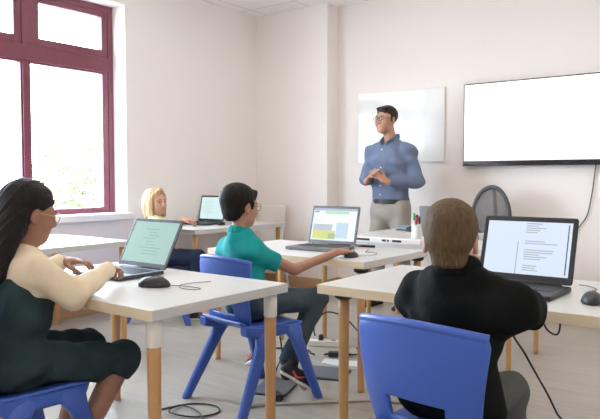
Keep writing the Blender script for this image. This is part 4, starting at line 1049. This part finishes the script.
body('bl', P, J, .82, fm, [((J['wrL'], (.85, .35, -.05), (.2, .2, -1)), dict(right=False, s=.9, curl=(.5, .6, .4))),
     ((J['wrR'], (.6, .8, .05), (0, 0, -1)), dict(right=True, s=.84, curl=(.3, .4, .3)))], H, res=.0036)
S = Sdf(.004); e = H
S.ell(e.p(0, -.018, .044), V3((.088, .104, .088))*e.s, e.R, .01); S.ell(e.p(0, -.055, -.02), V3((.086, .062, .10))*e.s, e.R, .03)
S.ell(e.p(0, .112, -.020), V3((.078, .085, .098))*e.s, e.R, .012, 0, 's'); S.ell(e.p(0, .085, -.12), V3((.066, .085, .10))*e.s, e.R, .012, 0, 's')
for x in (-1, 1): S.cap(e.p(x*.012, .064, .104), e.p(x*.072, .030, .035), .018*e.s, .022*e.s, .015); S.ecap(e.p(x*.075, .012, .01), e.p(x*.070, .0, -.115), e.v(0, 1, 0), (.038*e.s, .022*e.s), (.045*e.s, .018*e.s), .02)
S.ecap(e.p(-.045, -.075, -.06), e.p(.045, -.075, -.06), e.v(0, 0, 1), (.085*e.s, .030*e.s), None, .03)
S.mesh('hair', mat('hair_blonde', (.43, .285, .15), .5, spec=0.25, var=.30, vscale=60, bump=.5, bscale=120, stretch=(1, 1, .15)), P, P.location, noise=strand(H, .0022, 50))
S = Sdf(.0045); torso_cloth(S, J, .82, .014)
for q in 'LR': S.cap(J['sh'+q], lerp(J['sh'+q], J['el'+q], .6), .056, .056, .025, flat=True)
S.half(add(J['pel'], 0, 0, -.03), (0, 0, -1), .006); S.cap(add(J['nk'], 0, 0, .015), H.p(0, .02, -.05), .045, .055, .006, 0, 's')
S.mesh('top', mat('pale_lime_top', (.62, .70, .42), .85, spec=0.15, var=.1, vscale=14, bump=.2, bscale=30), P, P.location, noise=folds(.003, 26, 22, 36))
trousers(J, .82, mat('navy_jeans', (.022, .032, .065), .85, spec=0.12, var=.2, vscale=20, bump=.3, bscale=30), P, P.location, .012, (.95, .95), ph=2.)
for q in 'LR':
    d = V3(J['toe'+q])-V3(J['an'+q]); d[2] = 0; d = nrm(d)
    S = Sdf(.0045); shoe(S, V3(J['an'+q])-d*.045+V3((0, 0, -.10)), V3(J['toe'+q])+d*.05+V3((0, 0, -.03)), (0, 0, 1), .85); S.half((0, 0, .001), (0, 0, -1), .001)
    S.mesh('shoe', [Mup, Msole], P, P.location)
# ------------------------------------------------------------------ camera, daylight
cd = bpy.data.cameras.new('camera'); cam = bpy.data.objects.new('camera', cd); COL.objects.link(cam)
cam.location = (0, 0, 1.2); cam.rotation_euler = (radians(90-2.75), 0, radians(37.4))
cd.sensor_width = 36; cd.lens = 655/600*36; cd.clip_start = .05; cd.clip_end = 200
SC.camera = cam
w = bpy.data.worlds.new('overcast_sky'); SC.world = w; w.use_nodes = True
bg = w.node_tree.nodes['Background']; bg.inputs['Color'].default_value = (.76, .885, 1.03, 1); bg.inputs['Strength'].default_value = 27.
def portal(y0, y1):
    L = bpy.data.lights.new('window_portal', 'AREA'); L.shape = 'RECTANGLE'; L.size = WZ1-WZ0; L.size_y = y1-y0
    L.cycles.is_portal = True
    o = bpy.data.objects.new('window_portal', L); COL.objects.link(o)
    o.location = (-5.28, (y0+y1)/2, (WZ0+WZ1)/2); o.rotation_euler = (0, radians(-90), 0)
portal(WY0, WY1); portal(VY0, VY1)
# added glowing panels on the ceiling, out of view, to brighten the room
def panel(x, y):
    t = thing('fill_panel', 'square glowing fill panel added on the ceiling, out of view', 'fill light', (x, y, CZ), 0, 'added fill panels')
    bm = BM(); 
    for a in ((-.3,.3,-.3,-.285),(-.3,.3,.285,.3),(-.3,-.285,-.285,.285),(.285,.3,-.285,.285)): box(bm, *a, -.012, -.001)
    obj('frame', bm, M_sill, t)
    obj('glow_sheet', box(BM(), -.285, .285, -.285, .285, -.008, -.003), emis('fill_glow', (1., .86, .76), 8.), t)
for x in (-3.3, -1.5, .3):
    for y in (.3, 2.3, 4.3): panel(x, y)
SC.view_settings.view_transform = 'Standard'; SC.view_settings.look = 'None'; SC.view_settings.gamma = 1; SC.view_settings.exposure = 0.
SC.view_settings.use_curve_mapping = False
SC.cycles.use_denoising = True
SC.cycles.max_bounces = 10; SC.cycles.diffuse_bounces = 7; SC.cycles.glossy_bounces = 4; SC.cycles.transparent_max_bounces = 12
SC.cycles.sample_clamp_indirect = 8
